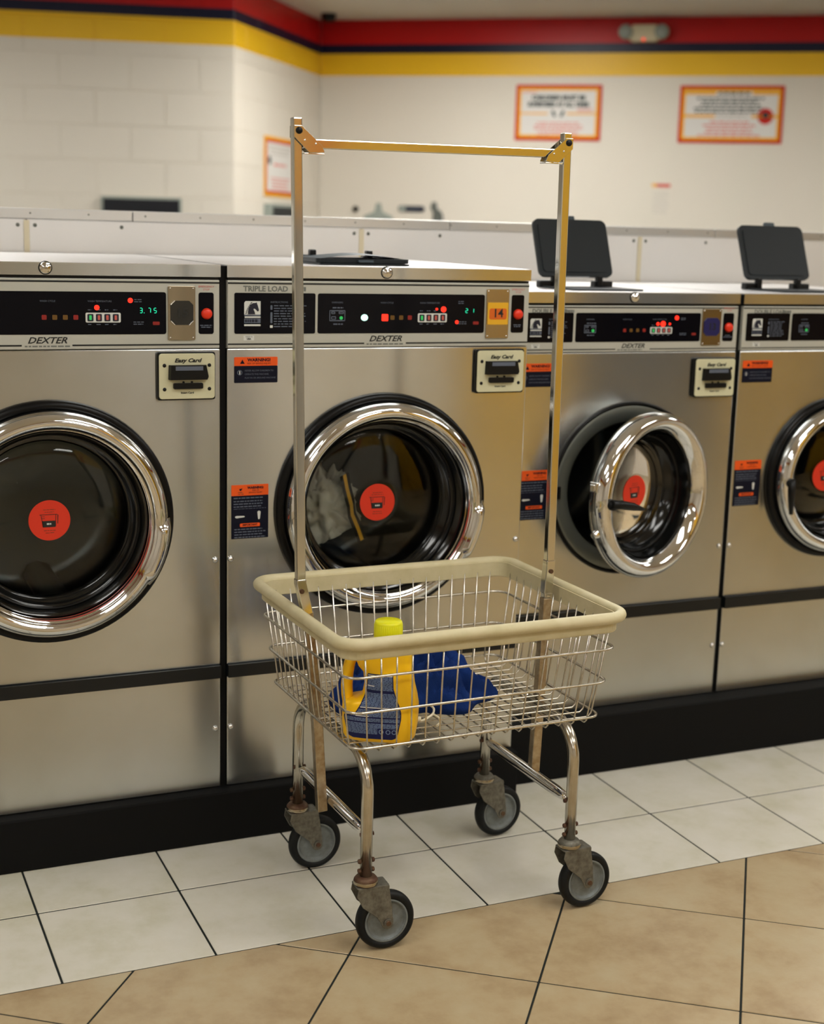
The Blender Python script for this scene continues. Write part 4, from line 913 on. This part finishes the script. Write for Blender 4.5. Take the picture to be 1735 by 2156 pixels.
for s_, x, sgn, zc in (('l', 0.0115, 1, 1.5995), ('r', 0.591, -1, 1.6045)):
    pts = [(-0.009,0.007),(0.006,0.007),(0.047,-0.028),(0.052,-0.040),(0.022,-0.042),(-0.009,-0.014)]
    b = MB()
    for yy in (-0.4425, -0.4170): b.prism([(x+sgn*p[0], zc+p[1]-0.004) for p in pts], (0,-0.0018,0), 'post', (0,yy,0))
    b.box((min(x+sgn*0.012, x+sgn*0.052), -0.4425, zc-0.0485), (max(x+sgn*0.012, x+sgn*0.052), -0.4175, zc-0.0462), 'post')
    br = wchild(b, 'rail_bracket', bevel=0.0005)
    b = MB(); b.lathe([(0.0,0.004),(0.0045,0.0038),(0.0065,0.002),(0.0068,0.0)], 'black', O=(x+sgn*0.0005,-0.4443,zc-0.006), A=(0,-1,0), n=16); o = b.build('bolt'); o.parent = br; o.matrix_parent_inverse = Matrix.Identity(4)
    for p in ((0.012,-0.023),(0.034,-0.029)):
        b = MB(); b.lathe([(0.0,0.0015),(0.0015,0.0013),(0.0022,0.0)], 'chrome', O=(x+sgn*p[0],-0.4443,zc+p[1]), A=(0,-1,0), n=10); o = b.build('rivet'); o.parent = br; o.matrix_parent_inverse = Matrix.Identity(4)

# ------------------------------------------------------------------ detergent jug
JZ = 0.4345
jug = empty('detergent_jug', (0.1385, -0.600, JZ), 'yellow detergent jug with lime cap and blue label standing in the cart basket', 'jug', rz=-math.radians(30)); jug.scale = (0.96, 0.97, 1.01)
SEC = [(0.000,-0.062,0.060,0.030),(0.003,-0.070,0.068,0.036),(0.010,-0.075,0.073,0.040),(0.035,-0.078,0.077,0.043),(0.060,-0.078,0.078,0.043),(0.074,-0.0775,0.0775,0.0425),
       (0.080,-0.070,0.0765,0.042),(0.084,-0.048,0.0755,0.0415),(0.092,-0.037,0.074,0.041),(0.115,-0.033,0.068,0.0395),(0.137,-0.036,0.065,0.039),(0.148,-0.046,0.065,0.0385),
       (0.168,-0.055,0.064,0.038),(0.178,-0.052,0.061,0.036),(0.187,-0.040,0.054,0.033),(0.194,-0.022,0.043,0.028),(0.197,-0.013,0.038,0.0255),(0.206,-0.012,0.037,0.0245)]
def jsec(z):
    for a, c in zip(SEC, SEC[1:]):
        if a[0] <= z <= c[0]:
            t = (z-a[0])/(c[0]-a[0]); return [a[i]+(c[i]-a[i])*t for i in (1, 2, 3)]
    return SEC[-1][1:]
b = MB(); NS = 40; vs = []; fs = []
for z, l_, r_, d in SEC:
    cxs, ax_ = (l_+r_)/2, (r_-l_)/2; e = 3.0 if z < 0.19 else 2.0
    for i in range(NS):
        t = 2*PI*i/NS; c_, s_ = math.cos(t), math.sin(t)
        vs.append((cxs+ax_*math.copysign(abs(c_)**(2/e), c_), d*math.copysign(abs(s_)**(2/e), s_), z))
for i in range(len(SEC)-1):
    for j in range(NS): fs.append((i*NS+j, i*NS+(j+1)%NS, (i+1)*NS+(j+1)%NS, (i+1)*NS+j))
fs.append(list(range(NS))[::-1]); fs.append([(len(SEC)-1)*NS+j for j in range(NS)])
b.add(vs, fs, 'yellow_jug', True)
hp_ = [(-0.036,0,0.168),(-0.050,0,0.167),(-0.059,0,0.162),(-0.0655,0,0.148),(-0.0690,0,0.128),(-0.0705,0,0.104),(-0.0695,0,0.084),(-0.0670,0,0.072),(-0.064,0,0.060)]
prf = [(0.0155*math.cos(2*PI*i/14), 0.0118*math.sin(2*PI*i/14)) for i in range(14)]
b2 = MB(); b2.tube(hp_, 1, 'yellow_jug', prof=prf, up=(1,0,0)); b2.sm = [True]*len(b2.sm)
b.add(b2.v, b2.f, 'yellow_jug', True)
body = b.build('jug_body', jug)
b = MB(); cxx = 0.0125
pr = [(0.0255,0.196),(0.0285,0.197),(0.0290,0.203),(0.0285,0.232),(0.0272,0.2355),(0.0255,0.2368),(0.0,0.2368)]
b.lathe(pr, 'cap', O=(cxx,0,0), n=40)
for i in range(40):
    a = 2*PI*i/40; b.tube([(cxx+0.0287*math.cos(a),0.0287*math.sin(a),0.206),(cxx+0.0284*math.cos(a),0.0284*math.sin(a),0.230)], 0.0006, 'cap', n=4)
b.build('cap', jug)
def jfront(x, z, d=0.0):
    l_, r_, dd = jsec(z); cxs, ax_ = (l_+r_)/2, (r_-l_)/2; q = min(abs((x-cxs)/ax_), 0.999)
    return -(dd*(1-q**3.0)**(1/3.0))-d
LAB = [(0.010,-0.050,0.030),(0.013,-0.060,0.038),(0.022,-0.064,0.042),(0.050,-0.071,0.0475),(0.0545,-0.070,0.0478),(0.0575,-0.050,0.048),(0.065,-0.044,0.0475),(0.078,-0.036,0.044),(0.095,-0.029,0.037),(0.112,-0.0245,0.031),(0.138,-0.0235,0.0295),(0.1415,-0.020,0.026)]
def lab(z):
    for a, c in zip(LAB, LAB[1:]):
        if a[0] <= z <= c[0]: t = (z-a[0])/(c[0]-a[0]); return a[1]+(c[1]-a[1])*t, a[2]+(c[2]-a[2])*t
    return LAB[-1][1], LAB[-1][2]
def sheet(b, rows, m, d, n=14):
    vs, fs = [], []
    for z, l_, r_ in rows:
        for i in range(n+1): x = l_+(r_-l_)*i/n; vs.append((x, jfront(x, z, d), z))
    for k_ in range(len(rows)-1):
        for i in range(n): a = k_*(n+1)+i; fs.append((a, a+1, a+n+2, a+n+1))
    b.add(vs, fs, m, True)
rows = []
z = 0.010
while z <= 0.1415: l_, r_ = lab(z); rows.append((z, l_, r_)); z += 0.0022
b = MB(); sheet(b, rows, 'jug_label', 0.0006)
z = 0.1345
k_ = 0
while z > 0.020:
    l_, r_ = lab(z); l2, r2_ = lab(z-0.0013); l_ = max(l_, l2)+0.002; r_ = min(r_, r2_)-0.002
    sec_gap = any(abs(z-g_) < 0.002 for g_ in (0.105, 0.0715, 0.054, 0.044))
    if z < 0.034: r_ = 0.0
    if not sec_gap:
        x = l_
        while x < r_:
            L = min(random.uniform(0.004, 0.011), r_-x); sheet(b, [(z-0.0013, x, x+L), (z, x, x+L)], 'jug_text', 0.0009, n=2); x += L+0.0010
    z -= 0.0025; k_ += 1
for z_, a, c in ((0.1375,-0.022,0.028),(0.0745,-0.036,0.042),(0.1165,-0.0225,-0.008),(0.0570,-0.045,-0.018)):
    sheet(b, [(z_-0.0018, a, c), (z_, a, c)], 'jug_white', 0.0011, n=8)
for x_ in (0.008, 0.022, 0.034):
    pts = []; ring = []; fs = []
    for i in range(16): t = 2*PI*i/16; ring += [(x_+0.0048*math.cos(t), 0.026+0.0048*math.sin(t)), (x_+0.0033*math.cos(t), 0.026+0.0033*math.sin(t))]
    b.add([(p[0], jfront(p[0], p[1], 0.0012), p[1]) for p in ring], [(2*i, (2*i+2)%32, (2*i+3)%32, 2*i+1) for i in range(16)], 'jug_text')
b.build('jug_label', jug, fixn=False)

# ------------------------------------------------------------------ crumpled cloths
def cloth(name, loc, size, m, seed, sub=5, flat=0.0, rz=0.0, fold=0.30, shape=None):
    bm = bmesh.new(); bmesh.ops.create_icosphere(bm, subdivisions=sub, radius=1.0)
    for v in bm.verts:
        p = v.co.copy(); q = p*2.2+Vector((seed, seed*0.7, 1.3))
        w1 = noise.noise_vector(q)*0.8
        n1 = 1-2*abs(noise.noise(q*1.1+w1)); n2 = 1-2*abs(noise.noise(q*2.3+w1*1.7+Vector((5,0,0)))); n3 = noise.noise(q*5.5)
        r = 1+fold*(n1*0.55+n2*0.32+n3*0.12-0.35)
        c = p*r
        if shape: c = shape(c, p)
        if c.z < -0.55: c.z = -0.55-0.06*(c.z+0.55)
        v.co = Vector((c.x*size[0], c.y*size[1], (c.z+0.55)*size[2]))
    me = bpy.data.meshes.new(name); bm.to_mesh(me); bm.free(); me.materials.append(M[m])
    me.polygons.foreach_set('use_smooth', [True]*len(me.polygons))
    o = bpy.data.objects.new(name, me); COL.objects.link(o); o.location = loc; o.rotation_euler.z = rz
    return o
out = [(0.105,-0.455),(0.112,-0.37),(0.150,-0.295),(0.225,-0.262),(0.310,-0.268),(0.385,-0.300),(0.430,-0.355),(0.492,-0.432),(0.455,-0.472),(0.405,-0.485),(0.362,-0.540),(0.318,-0.532),(0.285,-0.500),(0.225,-0.505),(0.165,-0.500)]
C0 = Vector((0.292, -0.405)); NR, NA = 46, 180; vs = [(C0.x, C0.y, 0.5)]; fs = []
def outline(a):
    best = 0.1
    for q in range(len(out)):
        p, r_ = Vector(out[q])-C0, Vector(out[(q+1)%len(out)])-C0; d = Vector((math.cos(a), math.sin(a))); e = r_-p
        den = d.x*e.y-d.y*e.x
        if abs(den) > 1e-9:
            t = (p.x*e.y-p.y*e.x)/den; u = (p.x*d.y-p.y*d.x)/den
            if t > 0 and -1e-6 <= u <= 1+1e-6: best = t
    return best
ol = [outline(2*PI*i/NA) for i in range(NA)]
ol = [sum(ol[(i+k)%NA] for k in range(-3, 4))/7 for i in range(NA)]
def fold_h(x, y, t):
    q = Vector((x*17, y*17, 0.6)); wv = noise.noise_vector(q*0.8)*1.6
    r1 = 1-abs(noise.noise(q+wv))*2.6; r2_ = 1-abs(noise.noise(q*2.1+wv*1.6+Vector((7,3,1))))*2.4
    env = (1-t**2.2)**0.62
    return env*(0.064+0.048*r1+0.028*r2_)*(0.72 if x < 0.2 else 1.0)*(0.62+0.38*min(1, max(0, (0.47-x)/0.10)))
for i in range(1, NR+1):
    t = i/NR
    for j in range(NA):
        a = 2*PI*j/NA; r_ = ol[j]*t; x, y = C0.x+math.cos(a)*r_, C0.y+math.sin(a)*r_
        vs.append((x, y, 0.4352+max(0.002*(1-t)+0.001, fold_h(x, y, t))))
vs[0] = (C0.x, C0.y, 0.4352+fold_h(C0.x, C0.y, 0))
for j in range(NA): fs.append((0, 1+j, 1+(j+1)%NA))
for i in range(NR-1):
    for j in range(NA): fs.append((1+i*NA+j, 1+(i+1)*NA+j, 1+(i+1)*NA+(j+1)%NA, 1+i*NA+(j+1)%NA))
fs.append([1+(NR-1)*NA+j for j in range(NA)][::-1])
b = MB(); b.add([(v[0]-0.292, v[1]+0.412, v[2]-0.4352) for v in vs], fs, 'blue_cloth', True)
cl = b.build('blue_garment', loc=(0.292, -0.412, 0.4352))
tag(cl, 'crumpled navy blue garment with white drawstring lying in the cart basket', 'clothing')
def smooth_path(P, n=6):
    P = [Vector(p) for p in P]; out = []
    for i in range(len(P)-1):
        a, b_, c, d = P[max(i-1,0)], P[i], P[i+1], P[min(i+2,len(P)-1)]
        for k in range(n):
            t = k/n; out.append(0.5*((2*b_)+(c-a)*t+(2*a-5*b_+4*c-d)*t*t+(3*b_-a-3*c+d)*t**3))
    return out+[P[-1]]
b = MB()
b.tube(smooth_path([(0.232,-0.545,0.440),(0.246,-0.556,0.441),(0.262,-0.552,0.444),(0.280,-0.538,0.446),(0.290,-0.520,0.450),(0.286,-0.508,0.455)]), 0.0024, 'cord', n=8)
b.tube(smooth_path([(0.228,-0.538,0.446),(0.234,-0.550,0.445),(0.246,-0.556,0.444)]), 0.0055, 'cord', n=8)
b.tube(smooth_path([(0.284,-0.530,0.442),(0.288,-0.552,0.440),(0.280,-0.575,0.4395),(0.266,-0.590,0.4395)]), 0.0024, 'cord', n=8)
o = b.build('drawstring'); o.parent = cl; o.matrix_parent_inverse = (Matrix.Translation(cl.location) @ Matrix.Rotation(cl.rotation_euler.z, 4, 'Z')).inverted()
def g_shape(c, p):
    c.x += 0.25*p.z; return c
g1 = cloth('grey_clothes', (0.305, 0.150, 0.680), (0.078, 0.045, 0.105), 'grey_cloth', 8.4, fold=0.75, sub=5)
g1.rotation_euler = (0, math.radians(-22), 0)
tag(g1, 'crumpled light grey clothes with a yellow stripe behind the glass of washer 14', 'clothing')
b = MB()
P_ = [(0.318,0.094,0.835),(0.325,0.093,0.800),(0.337,0.094,0.760),(0.340,0.094,0.735),(0.356,0.095,0.700),(0.368,0.097,0.670)]
def ribbon(b, P, w_, m, dy=0.0):
    vs = []; 
    for p in P: vs += [(p[0]-w_/2, p[1]-dy, p[2]-w_*0.25), (p[0]+w_/2, p[1]-dy, p[2]+w_*0.25)]
    b.add(vs, [(2*i, 2*i+1, 2*i+3, 2*i+2) for i in range(len(P)-1)], m)
ribbon(b, P_, 0.022, 'black'); ribbon(b, P_, 0.008, 'yellow_trim', 0.0015)
o = b.build('stripe', fixn=False); o.parent = g1
bpy.context.view_layer.update(); o.matrix_parent_inverse = g1.matrix_world.inverted()
